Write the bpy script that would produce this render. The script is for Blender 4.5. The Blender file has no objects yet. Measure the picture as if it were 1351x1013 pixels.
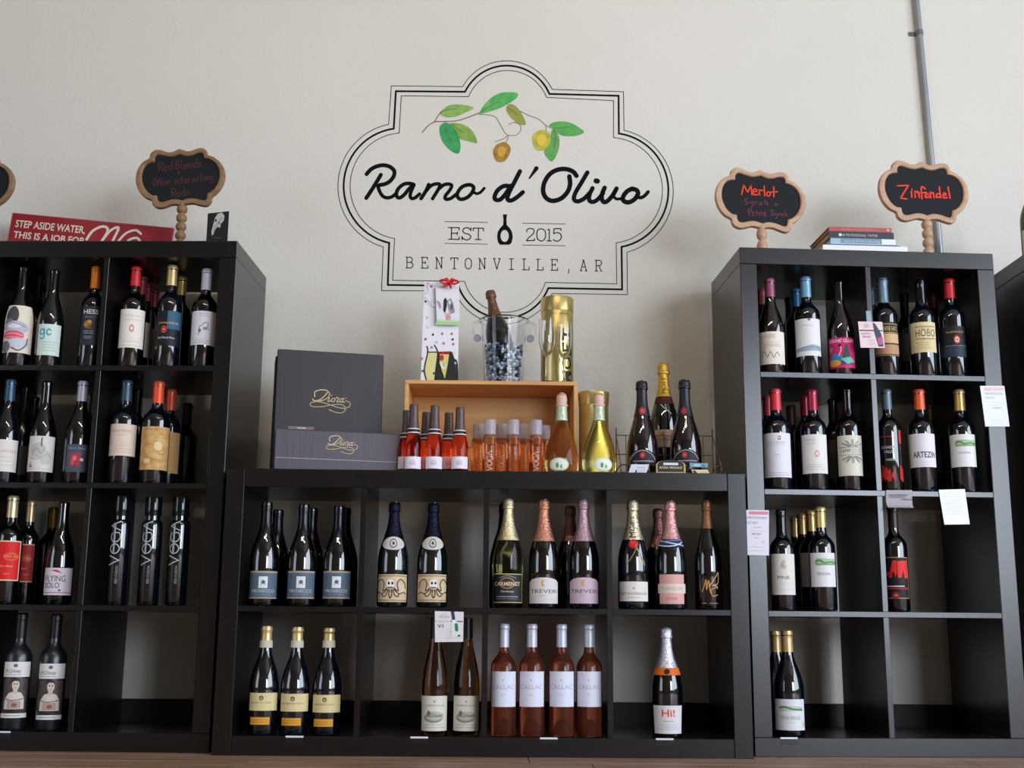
import bpy, bmesh, math, random
from mathutils import Vector, Matrix

# ---------------------------------------------------------------- camera
W, H, F = 1351.0, 1013.0, 1584.7
CAM = Vector((.7558, -3.4347, .3507))
def basis(yaw, pitch, roll):
    f = Vector((math.sin(yaw)*math.cos(pitch), math.cos(yaw)*math.cos(pitch), math.sin(pitch)))
    r = Vector((math.cos(yaw), -math.sin(yaw), 0)); u = r.cross(f)
    return r*math.cos(roll)+u*math.sin(roll), u*math.cos(roll)-r*math.sin(roll), f
CR, CU, CF = basis(.0172, .1996, .0083)
scene = bpy.context.scene
COL = scene.collection
cd = bpy.data.cameras.new('camera'); cam = bpy.data.objects.new('camera', cd); COL.objects.link(cam)
cd.sensor_width = 36; cd.lens = F/W*36; cd.clip_start = .05; cd.clip_end = 60
m = Matrix.Identity(4)
for i in range(3):
    m[i][0], m[i][1], m[i][2], m[i][3] = CR[i], CU[i], -CF[i], CAM[i]
cam.matrix_world = m
scene.camera = cam

# ---------------------------------------------------------------- world, lights, exposure
scene.view_settings.view_transform = 'Standard'
scene.view_settings.look = 'None'
scene.view_settings.gamma = 1
scene.view_settings.use_curve_mapping = False
scene.view_settings.exposure = -0.19
wd = bpy.data.worlds.new('world'); scene.world = wd; wd.use_nodes = True
wd.node_tree.nodes['Background'].inputs[0].default_value = (.75, .85, 1, 1)
wd.node_tree.nodes['Background'].inputs[1].default_value = .6
def area(name, loc, rot, sx, sy, power, col):
    l = bpy.data.lights.new(name, 'AREA'); l.shape = 'RECTANGLE'; l.size = sx; l.size_y = sy
    l.energy = power; l.color = col
    o = bpy.data.objects.new(name, l); COL.objects.link(o); o.location = loc; o.rotation_euler = rot
    return o
DAY = (.80, .91, 1.06)
PI = math.pi
# tall shop windows in the right wall (facing -x) and the front wall behind the viewer, to the right
for y0, y1 in ((-3.3, -1.7), (-5.0, -3.4), (-6.7, -5.1)):
    area('window_and_fill_daylight', (6.13, (y0+y1)/2, 2.2), (PI/2, 0, PI/2), y1-y0, 3.4, 132, DAY)
for x0, x1, pw in ((3.6, 4.75, 138), (4.85, 6.0, 165)):
    area('window_and_fill_daylight', ((x0+x1)/2, -7.43, 1.65), (PI/2, 0, 0), x1-x0, 2.3, pw, DAY)
area('window_and_fill_daylight', (-4.53, -4.2, 1.7), (PI/2, 0, -PI/2), 3.0, 2.8, 85, DAY)  # added fill, not a window: lifts the wall shadow left of the right unit
for i in range(4):                      # small warm ceiling spots
    l = bpy.data.lights.new('ceiling_spot', 'POINT'); l.energy = 19; l.shadow_soft_size = .05; l.color = (1, .84, .66)
    o = bpy.data.objects.new('ceiling_spot', l); COL.objects.link(o); o.location = (-.1+.55*i, -2.3, 2.9+.02*i)

# ---------------------------------------------------------------- projection helpers
def proj(P):
    d = P-CAM; z = d.dot(CF)
    return W/2+F*d.dot(CR)/z, H/2-F*d.dot(CU)/z
def solve(P0, a, axis, pix):
    """t such that P0+t*a falls on the image column (axis 0) or row (axis 1) pix"""
    if axis == 0: k, e = (pix-W/2)/F, CR
    else: k, e = (H/2-pix)/F, CU
    d = P0-CAM
    return (k*d.dot(CF)-d.dot(e))/(a.dot(e)-k*a.dot(CF))
def ray(px, py): return CF+CR*((px-W/2)/F)+CU*((H/2-py)/F)
def hit(px, py, P, n):
    d = ray(px, py); return CAM+d*((P-CAM).dot(n)/d.dot(n))
ZV = Vector((0, 0, 1))
T = .052; TS = .016
class Unit:
    def __init__(s, x, y, yaw):
        s.o = Vector((x, y, 0)); s.yaw = yaw
        s.a = Vector((math.cos(yaw), math.sin(yaw), 0)); s.d = Vector((-math.sin(yaw), math.cos(yaw), 0))
    def w(s, X, D, Z): return s.o+s.a*X+s.d*D+ZV*Z
    def pt(s, px, py, D): return hit(px, py, s.o+s.d*D, s.d)
UM = Unit(0, 0, 0); UR = Unit(1.505, .0534, .0401); UL = Unit(-.019, .0591, -.0432)
UF = Unit(2.39, .03, 0)
UN = {'M': UM, 'R': UR, 'L': UL, 'F': UF}
WALLY = .53

# ---------------------------------------------------------------- materials
def lin(c):
    if isinstance(c, str): c = tuple(int(c[i:i+2], 16) for i in (0, 2, 4))
    return tuple(((v/255)/12.92 if v/255 <= .04045 else ((v/255+.055)/1.055)**2.4) for v in c)+(1,)
MATS = {}
def mat(col, rough=.5, metal=0, trans=0, ior=1.45, bump=0, bscale=60, spec=.5, coat=0, var=0, vscale=(8, 8, 8), col2=None):
    key = (str(col), rough, metal, trans, ior, bump, bscale, spec, coat, var, vscale, str(col2))
    if key in MATS: return MATS[key]
    mt = bpy.data.materials.new('mat'); mt.use_nodes = True; MATS[key] = mt
    nt = mt.node_tree; b = nt.nodes['Principled BSDF']; I = b.inputs
    I['Base Color'].default_value = lin(col); I['Roughness'].default_value = rough; I['Metallic'].default_value = metal
    I['Transmission Weight'].default_value = trans; I['IOR'].default_value = ior
    I['Specular IOR Level'].default_value = spec; I['Coat Weight'].default_value = coat
    if coat: I['Coat Roughness'].default_value = .08
    if bump or var:
        tc = nt.nodes.new('ShaderNodeTexCoord')
    if bump:
        n = nt.nodes.new('ShaderNodeTexNoise'); n.inputs['Scale'].default_value = bscale; n.inputs['Detail'].default_value = 4
        bp = nt.nodes.new('ShaderNodeBump'); bp.inputs['Strength'].default_value = bump; bp.inputs['Distance'].default_value = .004
        nt.links.new(tc.outputs['Object'], n.inputs['Vector']); nt.links.new(n.outputs['Fac'], bp.inputs['Height'])
        nt.links.new(bp.outputs['Normal'], I['Normal'])
    if var:
        mp = nt.nodes.new('ShaderNodeMapping'); mp.inputs['Scale'].default_value = vscale
        n2 = nt.nodes.new('ShaderNodeTexNoise'); n2.inputs['Scale'].default_value = 1; n2.inputs['Detail'].default_value = 5
        rp = nt.nodes.new('ShaderNodeValToRGB'); rp.color_ramp.elements[0].position = .5-.25/var if var > 1 else .3
        rp.color_ramp.elements[1].position = .5+.25/var if var > 1 else .7
        rp.color_ramp.elements[0].color = lin(col); rp.color_ramp.elements[1].color = lin(col2)
        nt.links.new(tc.outputs['Object'], mp.inputs['Vector']); nt.links.new(mp.outputs['Vector'], n2.inputs['Vector'])
        nt.links.new(n2.outputs['Fac'], rp.inputs['Fac']); nt.links.new(rp.outputs['Color'], I['Base Color'])
    return mt
def paper(c): return mat(c, .55, spec=.35)
BOARD = mat('0e0d0e', .25, spec=.62, ior=1.5, bump=.015, bscale=90, var=1, vscale=(40, 40, 3), col2='141211')
PINE = mat('dfae72', .5, var=1.3, vscale=(2, 6, 28), col2='c68c50', bump=.05)
WALLM = mat('d8d4cb', .75, spec=.3, bump=.28, bscale=75, var=1, vscale=(1.3, 1.3, 1.3), col2='d3cfc5')
SIGNWOOD = mat('c4a184', .5, var=1, vscale=(3, 20, 60), col2='ab8769', bump=.1)
DARKWOOD = mat('927252', .5, var=1, vscale=(3, 20, 60), col2='785a3e', bump=.1)
SLATE = mat('15181c', .7, spec=.3)

# ---------------------------------------------------------------- mesh helpers
def tag(o, label=None, cat=None, group=None, kind=None):
    if label: o['label'] = label
    if cat: o['category'] = cat
    if group: o['group'] = group
    if kind: o['kind'] = kind
    return o
def empty(name, loc, rz=0):
    o = bpy.data.objects.new(name, None); COL.objects.link(o); o.location = loc; o.rotation_euler = (0, 0, rz)
    o.empty_display_size = .05
    return o
def link(name, me, mats, parent=None, loc=None, rz=0, smooth=False):
    o = bpy.data.objects.new(name, me); COL.objects.link(o)
    if not isinstance(mats, (list, tuple)): mats = [mats]
    if len(me.materials) == 0:
        for q in mats: me.materials.append(q)
    if parent: o.parent = parent
    if loc is not None: o.location = loc
    o.rotation_euler = (0, 0, rz)
    return o
def bm_mesh(bm, name, smooth=False, sharp=None):
    me = bpy.data.meshes.new(name); bm.normal_update(); bm.to_mesh(me); bm.free()
    if smooth:
        me.polygons.foreach_set('use_smooth', [True]*len(me.polygons))
        if sharp: me.set_sharp_from_angle(angle=math.radians(sharp))
    me.update()
    return me
def box_bm(bm, x0, x1, y0, y1, z0, z1, bev=.0015):
    r = bmesh.ops.create_cube(bm, size=1)
    vs = r['verts']
    for v in vs:
        v.co = Vector((x0+(v.co.x+.5)*(x1-x0), y0+(v.co.y+.5)*(y1-y0), z0+(v.co.z+.5)*(z1-z0)))
    if bev:
        es = list({e for v in vs for e in v.link_edges})
        bmesh.ops.bevel(bm, geom=es, offset=bev, segments=1, affect='EDGES')
def box(name, x0, x1, y0, y1, z0, z1, mt, parent=None, bev=.0015):
    bm = bmesh.new(); box_bm(bm, x0, x1, y0, y1, z0, z1, bev)
    return link(name, bm_mesh(bm, name), mt, parent)
def lathe(bm, prof, seg=32, mi=0):
    rings = []
    for r, z in prof:
        if r < 1e-6: rings.append([bm.verts.new((0, 0, z))])
        else: rings.append([bm.verts.new((r*math.cos(2*PI*k/seg), r*math.sin(2*PI*k/seg), z)) for k in range(seg)])
    for A, B in zip(rings, rings[1:]):
        for k in range(seg):
            k2 = (k+1) % seg
            if len(A) == 1 and len(B) == 1: continue
            if len(A) == 1: f = bm.faces.new((A[0], B[k2], B[k]))
            elif len(B) == 1: f = bm.faces.new((A[k], A[k2], B[0]))
            else: f = bm.faces.new((A[k], A[k2], B[k2], B[k]))
            f.material_index = mi
def lathe_me(name, prof, seg=32):
    bm = bmesh.new(); lathe(bm, prof, seg)
    bmesh.ops.recalc_face_normals(bm, faces=bm.faces)
    return bm_mesh(bm, name, True, 40)
def tube_bm(bm, pts, r, seg=8, mi=0):
    pts = [Vector(p) for p in pts]; prev = None; n0 = None
    for i, p in enumerate(pts):
        t = (pts[min(i+1, len(pts)-1)]-pts[max(i-1, 0)]).normalized()
        if n0 is None:
            n0 = t.cross(Vector((0, 0, 1)) if abs(t.z) < .9 else Vector((1, 0, 0))).normalized()
        n0 = (n0-t*n0.dot(t)).normalized(); b0 = t.cross(n0)
        ring = [bm.verts.new(p+(n0*math.cos(2*PI*k/seg)+b0*math.sin(2*PI*k/seg))*r) for k in range(seg)]
        if prev:
            for k in range(seg):
                f = bm.faces.new((prev[k], prev[(k+1) % seg], ring[(k+1) % seg], ring[k])); f.material_index = mi
        else: bm.faces.new(ring[::-1]).material_index = mi
        prev = ring
    bm.faces.new(prev).material_index = mi
def catmull(pts, n=6, closed=False):
    if len(pts) < 3: return [tuple(p) for p in pts]
    out = []; N = len(pts)
    rng = range(N if closed else N-1)
    for i in rng:
        if closed: p0, p1, p2, p3 = (pts[(i-1) % N], pts[i], pts[(i+1) % N], pts[(i+2) % N])
        else: p0, p1, p2, p3 = (pts[max(i-1, 0)], pts[i], pts[i+1], pts[min(i+2, N-1)])
        for k in range(n):
            t = k/n
            out.append(tuple(.5*((2*b)+(-a+c)*t+(2*a-5*b+4*c-d)*t*t+(-a+3*b-3*c+d)*t**3) for a, b, c, d in zip(p0, p1, p2, p3)))
    if not closed: out.append(tuple(pts[-1]))
    return out
# 2-D polygons (in plane units) ------------------------------------------------
def ribbon(pts, w, closed=False, caps=True):
    """list of polygons making a round-ended ribbon; w may be a list of widths"""
    P = [Vector((p[0], p[1])) for p in pts]
    Q = [P[0]]
    for p in P[1:]:
        if (p-Q[-1]).length > 1e-7: Q.append(p)
    P = Q; n = len(P)
    if n < 2: return []
    ww = [w(i/(n-1)) if callable(w) else w for i in range(n)]
    L, R_ = [], []
    for i in range(n):
        if closed: a, b = P[(i-1) % n], P[(i+1) % n]
        else: a, b = P[max(i-1, 0)], P[min(i+1, n-1)]
        t1 = (P[i]-a); t2 = (b-P[i])
        if t1.length < 1e-9: t1 = t2
        if t2.length < 1e-9: t2 = t1
        t1 = t1.normalized(); t2 = t2.normalized(); t = (t1+t2)
        t = t.normalized() if t.length > 1e-6 else t1
        c = max(.5, t.dot(t1))
        nn = Vector((-t.y, t.x))*(ww[i]/2/c)
        L.append(P[i]+nn); R_.append(P[i]-nn)
    polys = []
    for i in range(n if closed else n-1):
        j = (i+1) % n
        polys.append([L[i], R_[i], R_[j], L[j]])
    if caps and not closed:
        for c, q, wi in ((P[0], P[1], ww[0]), (P[-1], P[-2], ww[-1])):
            d = (c-q).normalized(); a0 = math.atan2(d.y, d.x)-PI/2
            polys.append([c+Vector((math.cos(a0+PI*k/6), math.sin(a0+PI*k/6)))*wi/2 for k in range(7)])
    return polys
TXT = {}
def text2d(s, shear=0, bold=0):
    key = (s, shear, bold)
    if key in TXT: return TXT[key]
    cu = bpy.data.curves.new('t', 'FONT'); cu.body = s; cu.shear = shear; cu.offset = bold; cu.resolution_u = 3
    ob = bpy.data.objects.new('t', cu); COL.objects.link(ob)
    dg = bpy.context.evaluated_depsgraph_get()
    me = bpy.data.meshes.new_from_object(ob.evaluated_get(dg))
    vs = [(v.co.x, v.co.y) for v in me.vertices]; fs = [tuple(p.vertices) for p in me.polygons]
    bpy.data.objects.remove(ob); bpy.data.curves.remove(cu); bpy.data.meshes.remove(me)
    if vs:
        x0 = min(v[0] for v in vs); x1 = max(v[0] for v in vs); y0 = min(v[1] for v in vs); y1 = max(v[1] for v in vs)
        vs = [((x-x0)/max(x1-x0, 1e-6), (y-y0)/max(y1-y0, 1e-6)) for x, y in vs]
    TXT[key] = (vs, fs); return TXT[key]
def items_bm(items, hw, h, mats):
    """print items (u in -1..1, v in 0..1) -> bmesh in (s, t, layer) space; returns bm"""
    bm = bmesh.new(); lay = 0
    def mi(c):
        q = c if not isinstance(c, (str, tuple)) else paper(c)
        if q not in mats: mats.append(q)
        return mats.index(q)
    def addpoly(ps, k):
        try:
            f = bm.faces.new([bm.verts.new((p[0], p[1], lay)) for p in ps]); f.material_index = k
        except ValueError: pass
    for it in items:
        k = it[0]; lay += .00012
        if k == 'r':
            _, u0, u1, v0, v1, c = it; addpoly([(u0*hw, v0*h), (u1*hw, v0*h), (u1*hw, v1*h), (u0*hw, v1*h)], mi(c))
        elif k == 'e':
            _, u, v, ru, rv, c = it
            addpoly([((u+ru*math.cos(a*PI/10))*hw, (v+rv*math.sin(a*PI/10))*h) for a in range(20)], mi(c))
        elif k == 'p':
            addpoly([(u*hw, v*h) for u, v in it[1]], mi(it[2]))
        elif k == 'l':
            pts = catmull([(u*hw, v*h) for u, v in it[1]], 5) if len(it) > 4 else [(u*hw, v*h) for u, v in it[1]]
            q = mi(it[3])
            for po in ribbon(pts, it[2]*h): addpoly([(p.x, p.y) for p in po], q)
        elif k == 't':
            _, s, u0, u1, v0, v1, c = it[:7]; opt = it[7] if len(it) > 7 else ''
            vs, fs = text2d(s, .3 if 'i' in opt else 0, .02 if 'b' in opt else 0); q = mi(c)
            vv = []
            for x, y in vs:
                if 'v' in opt: x, y = 1-y, x      # rotated to read upwards
                if 'd' in opt: x, y = y, 1-x
                vv.append(bm.verts.new(((u0+(u1-u0)*x)*hw, (v0+(v1-v0)*y)*h, lay)))
            for f in fs:
                try: bm.faces.new([vv[i] for i in f]).material_index = q
                except ValueError: pass
    return bm
def cut(bm, lo, hi, step, ax):
    n = Vector((1, 0, 0)) if ax == 0 else Vector((0, 1, 0))
    x = math.ceil(lo/step)*step
    while x < hi:
        g = bm.verts[:]+bm.edges[:]+bm.faces[:]
        bmesh.ops.bisect_plane(bm, geom=g, dist=1e-6, plane_co=n*x, plane_no=n); x += step
def bend_obj(name, items, hw, h, zb, rad, R0, parent, off, cu=0, flatz=True):
    mats = []; bm = items_bm(items, hw, h, mats)
    cut(bm, -hw*1.2, hw*1.2, R0*.14, 0)
    if not flatz: cut(bm, 0, h, .004, 1)
    for v in bm.verts:
        s, t, l = v.co; a = s/R0+cu; z = zb+t; r = rad(z)+off+l
        v.co = Vector((r*math.sin(a), -r*math.cos(a), z))
    bmesh.ops.triangulate(bm, faces=[f for f in bm.faces if len(f.verts) > 4])
    me = bm_mesh(bm, name, True)
    return link(name, me, mats, parent)
def flat_obj(name, items, mp, hw, h, parent=None, thick=0, base=None):
    mats = []; bm = items_bm(items, hw, h, mats)
    if thick: cut(bm, -hw, hw, hw/2, 0)
    for v in bm.verts: v.co = mp(v.co.x, v.co.y, v.co.z)
    return link(name, bm_mesh(bm, name), mats, parent)

# ---------------------------------------------------------------- room shell
def struct(o): o['kind'] = 'structure'; return o
fl = struct(empty('floor', (0, 0, 0)))
FLO = mat('7d5c47', .45, var=1.2, vscale=(2.5, 30, 10), col2='b3947e', bump=.2, bscale=40)
box('subfloor', -4.6, 6.3, -7.6, WALLY+.1, -.06, -.012, mat('3a2c22', .7), fl, 0)
random.seed(4)
pk = {}
for r in range(9):
    y1 = .5-r*.16
    x = -3.2-random.random()*.8
    while x < 4.2:
        L = random.choice((.9, 1.2, 1.5))
        if L not in pk:
            bm = bmesh.new(); box_bm(bm, 0, L-.002, -.158, 0, -.012, 0, .001); pk[L] = bm_mesh(bm, 'floor_plank')
        link('floor_plank', pk[L], FLO, fl, (x, y1, 0)); x += L
box('far_boards', -4.6, 6.3, -7.6, .5-9*.16, -.012, 0, FLO, fl, 0)['label'] = 'brown wood boards running on towards the viewer'
struct(box('wall_back', -4.6, 6.3, WALLY, WALLY+.1, -.06, 4.6, WALLM, None, 0))
WM2 = mat('a09a90', .8)
struct(box('wall_left', -4.7, -4.6, -7.6, WALLY+.1, -.06, 4.6, mat('857868', .8), None, 0))
struct(box('wall_right', 6.2, 6.3, -7.6, WALLY, 0, 4.6, WM2, None, 0))
struct(box('wall_front', -4.6, 6.2, -7.6, -7.5, 0, 4.6, mat('857868', .8), None, 0))
struct(box('ceiling', -4.7, 6.3, -7.6, WALLY+.1, 4.6, 4.7, mat('8c8882', .8), None, 0))
struct(box('baseboard_back', -4.6, 6.2, WALLY-.018, WALLY, 0, .118, mat('121212', .6), None, .002))

# ---------------------------------------------------------------- shelf units
def tall(U, X0, ncol, label, group='dark cube shelf units against the wall'):
    root = empty('shelf_unit', U.w(X0, 0, 0), U.yaw); tag(root, label, 'shelf unit')
    w = 2*T+ncol*.335+(ncol-1)*TS; h = 1.49; dp = .39
    box('top_board', 0, w, 0, dp, h-T, h, BOARD, root)
    box('bottom_board', 0, w, 0, dp, 0, T, BOARD, root)
    for x in (0, w-T): box('side_board', x, x+T, 0, dp, T+.0004, h-T-.0004, BOARD, root)
    z0 = T; rows = 4; ph = (h-2*T-3*TS)/4
    for r in range(3):
        z = T+(r+1)*ph+r*TS
        box('shelf', T, w-T, .001, dp-.002, z, z+TS, BOARD, root, .0008)
    for c in range(1, ncol):
        x = T+c*.335+(c-1)*TS
        for r in range(4):
            z = T+r*(ph+TS)
            box('divider', x, x+TS, .001, dp-.002, z, z+ph, BOARD, root, .0008)
    return root
def wide(U):
    root = empty('shelf_unit', U.w(0, 0, 0), U.yaw)
    tag(root, 'low dark-stained cube shelf unit four cells wide, between the two tall units', 'shelf unit')
    w = 1.49; h = .79; dp = .39; pw = (w-2*T-3*TS)/4; hh = (h-2*T-TS)/2
    for x in (0, w-T): box('side_board', x, x+T, 0, dp, 0, h, BOARD, root)
    box('top_board', T+.0004, w-T-.0004, 0, dp, h-T, h, BOARD, root)
    box('bottom_board', T+.0004, w-T-.0004, 0, dp, 0, T, BOARD, root)
    for c in range(1, 4):
        x = T+c*pw+(c-1)*TS
        box('divider', x, x+TS, .001, dp-.002, T, h-T, BOARD, root, .0008)
    for c in range(4):
        x = T+c*(pw+TS)
        box('shelf', x, x+pw, .001, dp-.002, T+hh, T+hh+TS, BOARD, root, .0008)
wide(UM)
tall(UR, 0, 2, 'tall dark cube shelf unit two cells wide, right of the low unit, under the books')
tall(UL, -1.492, 4, 'tall dark cube shelf unit at the left, under the red sign')
tall(UF, 0, 2, 'dark tall shelf unit cut by the right edge of the photo')
PH = (1.49-2*T-3*TS)/4+TS
def zrow(u, r):
    if u == 'M': return .79 if r < 0 else T+(1-r)*.351
    if u == 'C': return None
    return 1.49 if r < 0 else T+(3-r)*PH


# ---------------------------------------------------------------- bottles
def prof(kind, R, H):
    n = {
     'bord': [(0, .55), (.004, .93), (.02, 1), (.60, 1), (.635, .97), (.665, .88), (.695, .70), (.72, .52), (.745, .42), (.77, .385), (.955, .37), (.957, .42), (.985, .42), (.99, .37), (1, .36)],
     'burg': [(0, .55), (.004, .93), (.02, 1), (.42, 1), (.47, .985), (.53, .92), (.59, .81), (.65, .66), (.70, .52), (.75, .42), (.80, .37), (.955, .345), (.957, .39), (.985, .39), (.99, .35), (1, .34)],
     'champ': [(0, .55), (.004, .93), (.02, 1), (.42, 1), (.48, .975), (.54, .90), (.60, .78), (.66, .63), (.72, .49), (.78, .39), (.86, .325), (.90, .31), (1, .30)],
     'flute': [(0, .55), (.004, .93), (.02, 1), (.40, 1), (.46, .975), (.53, .90), (.60, .79), (.68, .63), (.75, .49), (.82, .41), (.96, .38), (.99, .39), (1, .38)],
     'voga': [(0, .8), (.003, .95), (.01, 1), (.735, 1), (.76, .96), (.775, .82), (.78, .70), (1, .68)],
     'petal': [(0, .60), (.01, .90), (.03, .97), (.12, 1), (.22, .985), (.32, .90), (.42, .76), (.52, .58), (.60, .42), (.66, .33), (.72, .29), (.99, .27), (1, .2)],
     'regale': [(0, .60), (.008, .95), (.03, 1), (.26, 1), (.34, .96), (.42, .86), (.50, .73), (.58, .58), (.66, .45), (.74, .36), (.80, .33), (1, .31)],
     'mini': [(0, .6), (.006, .93), (.03, 1), (.36, 1), (.42, .95), (.50, .82), (.58, .68), (.66, .56), (.74, .50), (.99, .44), (1, .42)],
     'minivoga': [(0, .8), (.006, .95), (.02, 1), (.68, 1), (.71, .94), (.725, .80), (.73, .60), (1, .55)],
    }[kind]
    return [(R*r, H*z) for z, r in n]
def radfn(p):
    def f(z):
        for (r0, z0), (r1, z1) in zip(p, p[1:]):
            if z0 <= z <= z1: return r0+(r1-r0)*((z-z0)/max(z1-z0, 1e-6))
        return p[-1][0] if z > p[-1][1] else p[0][0]
    return f
SEEN = []
def dbg(s): pass
G = {
 'black': mat('050608', .04, spec=1, ior=1.55), 'green': mat('08120e', .04, spec=1, ior=1.55), 'brownblack': mat('0f0906', .05, spec=1, ior=1.55),
 'blue': mat('050b12', .04, spec=1, ior=1.55), 'matte': mat('0b131a', .33, spec=1), 'regal': mat('14060b', .04, spec=1, ior=1.55),
 'white': mat('e3d68c', .0, trans=1, ior=1.3), 'rose': mat('f58c68', .0, trans=.955, ior=1.33),
 'amber': mat('dba27c', .0, trans=1, ior=1.33), 'minirose': mat('f4603c', .0, trans=1, ior=1.3),
 'vogarose': mat('f5b083', .0, trans=1, ior=1.3), 'petal1': mat('f0d8b4', .0, trans=1, ior=1.28),
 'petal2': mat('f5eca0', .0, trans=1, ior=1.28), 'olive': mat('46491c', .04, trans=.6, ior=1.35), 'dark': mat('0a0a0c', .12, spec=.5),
}
def cap(c, metal=.25, rough=.38, bump=0): return mat(c, rough, metal=metal, bump=bump, bscale=260)
def foil(c): return mat(c, .3, metal=.75, bump=.9, bscale=170)
CM = {}
GR = {0: 'bottles on the top row', 1: 'bottles on the second row'}
PROFC = {}
def bottle(name, u, row, px, py, D, kind, R, glass, capm=None, capy=None, labels=(), desc='', group=None, Z=None, turn=0, Hfix=None, caplab=None, seg=32, extra=None, lean=None):
    U = UN[u]; zs = Z if Z is not None else zrow(u, row)
    X = 0; h = Hfix or .3
    for k in range(4):
        X = solve(U.w(0, D, zs+h), U.a, 0, px)
        if Hfix is None: h = solve(U.w(X, D, zs), ZV, 1, py)
    h = round(h, 3)
    if row >= 0:      # keep clear of side boards and dividers
        if u == 'M': cells = [(T+c*((1.49-2*T-3*TS)/4+TS), T+c*((1.49-2*T-3*TS)/4+TS)+(1.49-2*T-3*TS)/4) for c in range(4)]; Xl = X
        elif u == 'R': cells = [(T+c*.351, T+c*.351+.335) for c in range(2)]; Xl = X
        else: cells = [(T+c*.351-1.492, T+c*.351-1.492+.335) for c in range(4)]; Xl = X
        c = min(cells, key=lambda q: abs((q[0]+q[1])/2-X))
        Xn = min(max(X, c[0]+R+.002), c[1]-R-.002)
        if DBG and abs(Xn-X) > .001: dbg('clamp %.3f -> %.3f %s' % (X, Xn, desc))
        X = Xn
    if DBG:
        dbg('BOT %s%d px%.0f %s H=%.3f D=%.2f %s' % (u, row, px, kind, h, D, desc[:60]))
        for (u2, r2, X2, D2, R2, d2) in SEEN:
            if u2 == u and r2 == row and math.hypot(X-X2, D-D2) < R+R2: dbg('  HIT %.3f %s | %s' % (math.hypot(X-X2, D-D2)-R-R2, desc, d2))
        SEEN.append((u, row, X, D, R, desc))
    P = U.w(X, D, zs+.0004)
    tocam = math.atan2(CAM.x-P.x, -(CAM.y-P.y))
    root = empty(name, P, tocam*.9+math.radians(turn))
    tag(root, desc, 'bottle', group)
    p = prof(kind, R, h); rf = radfn(p)
    key = (kind, R, h, seg)
    if key not in PROFC:
        PROFC[key] = lathe_me('glass', [(0, .004)]+p+[(0, h)], seg)
    me = PROFC[key].copy()
    link('glass', me, G[glass], root)
    def zat(y, back=0):   # height above shelf of image row y, at the bottle's front
        d = (CAM-P); d.z = 0; d.normalize()
        return solve(P+d*(R-back), ZV, 1, y)
    if capm is not None:
        z0 = zat(capy, R*.6)
        top = h+.0012
        zz = [z0+(h-z0)*k/8 for k in range(9)]
        cp = [(rf(min(z, h-.0001))+.0009, z) for z in zz]
        if kind in ('champ', 'regale'):      # wired cork under foil
            b0 = h*.905
            cp = [(rf(z)+.001, z) for z in [z0+(b0-z0)*k/8 for k in range(9)]]
            cp += [(R*.335, b0), (R*.395, b0+h*.006), (R*.41, b0+h*.02), (R*.375, b0+h*.03), (R*.385, b0+h*.05), (R*.37, h*.985), (R*.31, h*.997), (R*.2, h+.002), (0, h+.0025)]
        elif kind == 'petal':
            b0 = h*.83
            cp = [(R*.30, b0), (R*.36, b0+.002), (R*.36, b0+.006), (R*.30, b0+.010), (R*.32, b0+.016), (R*.325, b0+.024), (R*.29, b0+.033), (R*.2, b0+.040), (R*.1, b0+.0435), (0, b0+.0445)]
        elif kind in ('voga', 'minivoga'):
            rr = R*(.80 if kind == 'voga' else .84)
            cp = [(R*.66, z0), (rr*.98, z0+.0005), (rr, z0+.002), (rr, h-.002), (rr*.97, h), (0, h+.0005)]
        elif kind == 'mini':
            cp += [(R*.44+.001, h*.995), (R*.5, h*.90)][:0]+[(R*.42, h+.001), (0, h+.0015)]
            cp = [(c[0] if c[1] < h*.86 else R*.50, c[1]) for c in cp[:-2]]+[(R*.47, h+.001), (0, h+.0015)]
        else:
            cp += [(R*.36, h+.001), (R*.30, h+.0018), (0, h+.0018)]
        ca = link('capsule', lathe_me('capsule', cp, 24), capm, root)
    for li, lb in enumerate(labels):
        y0, y1, half, colr, prints = lb[:5]; o = lb[5] if len(lb) > 5 else {}
        zt, zb = zat(y0), zat(y1)
        if 'neck' in o: zt, zb = zat(y0, R*.6), zat(y1, R*.6)
        hh = zt-zb; zm = (zt+zb)/2; R0 = rf(zm); hw = R0*math.radians(half)
        curved = abs(rf(zt)-rf(zb)) > .0008
        cu = math.radians(o.get('cu', 0)); off = .0004+o.get('off', 0)
        shape = o.get('shape', 'r')
        if shape == 'r': body = [('r', -1, 1, 0, 1, colr)]
        elif shape == 'arch':
            a = o.get('a', .2); body = [('p', [(-1, 0), (1, 0)]+[(math.cos(PI*k/12), 1-a+a*math.sin(PI*k/12)) for k in range(13)], colr)]
        elif shape == 'e': body = [('e', 0, .5, 1, .5, colr)]
        elif shape == 'taper': body = [('p', [(-.88, 0), (.88, 0), (1, 1), (-1, 1)], colr)]
        elif shape == 'none': body = None
        lo = root
        if body: lo = bend_obj('label', body, hw, hh, zb, rf, R0, root, off, cu, not curved)
        if prints:
            bend_obj('print', prints, hw, hh, zb, rf, R0, lo, off+.0002, cu, not curved)
    if extra: extra(root, P, h, rf, zat)
    return root
DBG = False
LINE = 'a09c96'
def lines(v0, v1, n, c=LINE, w=.7, th=.008):
    r = []
    for k in range(n):
        v = v0+(v1-v0)*k/max(n-1, 1); q = w*(1-.25*((k*7) % 3)/2)
        r.append(('r', -q, q, v-th, v+th, c))
    return r
B = bottle
DR = .055
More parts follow.
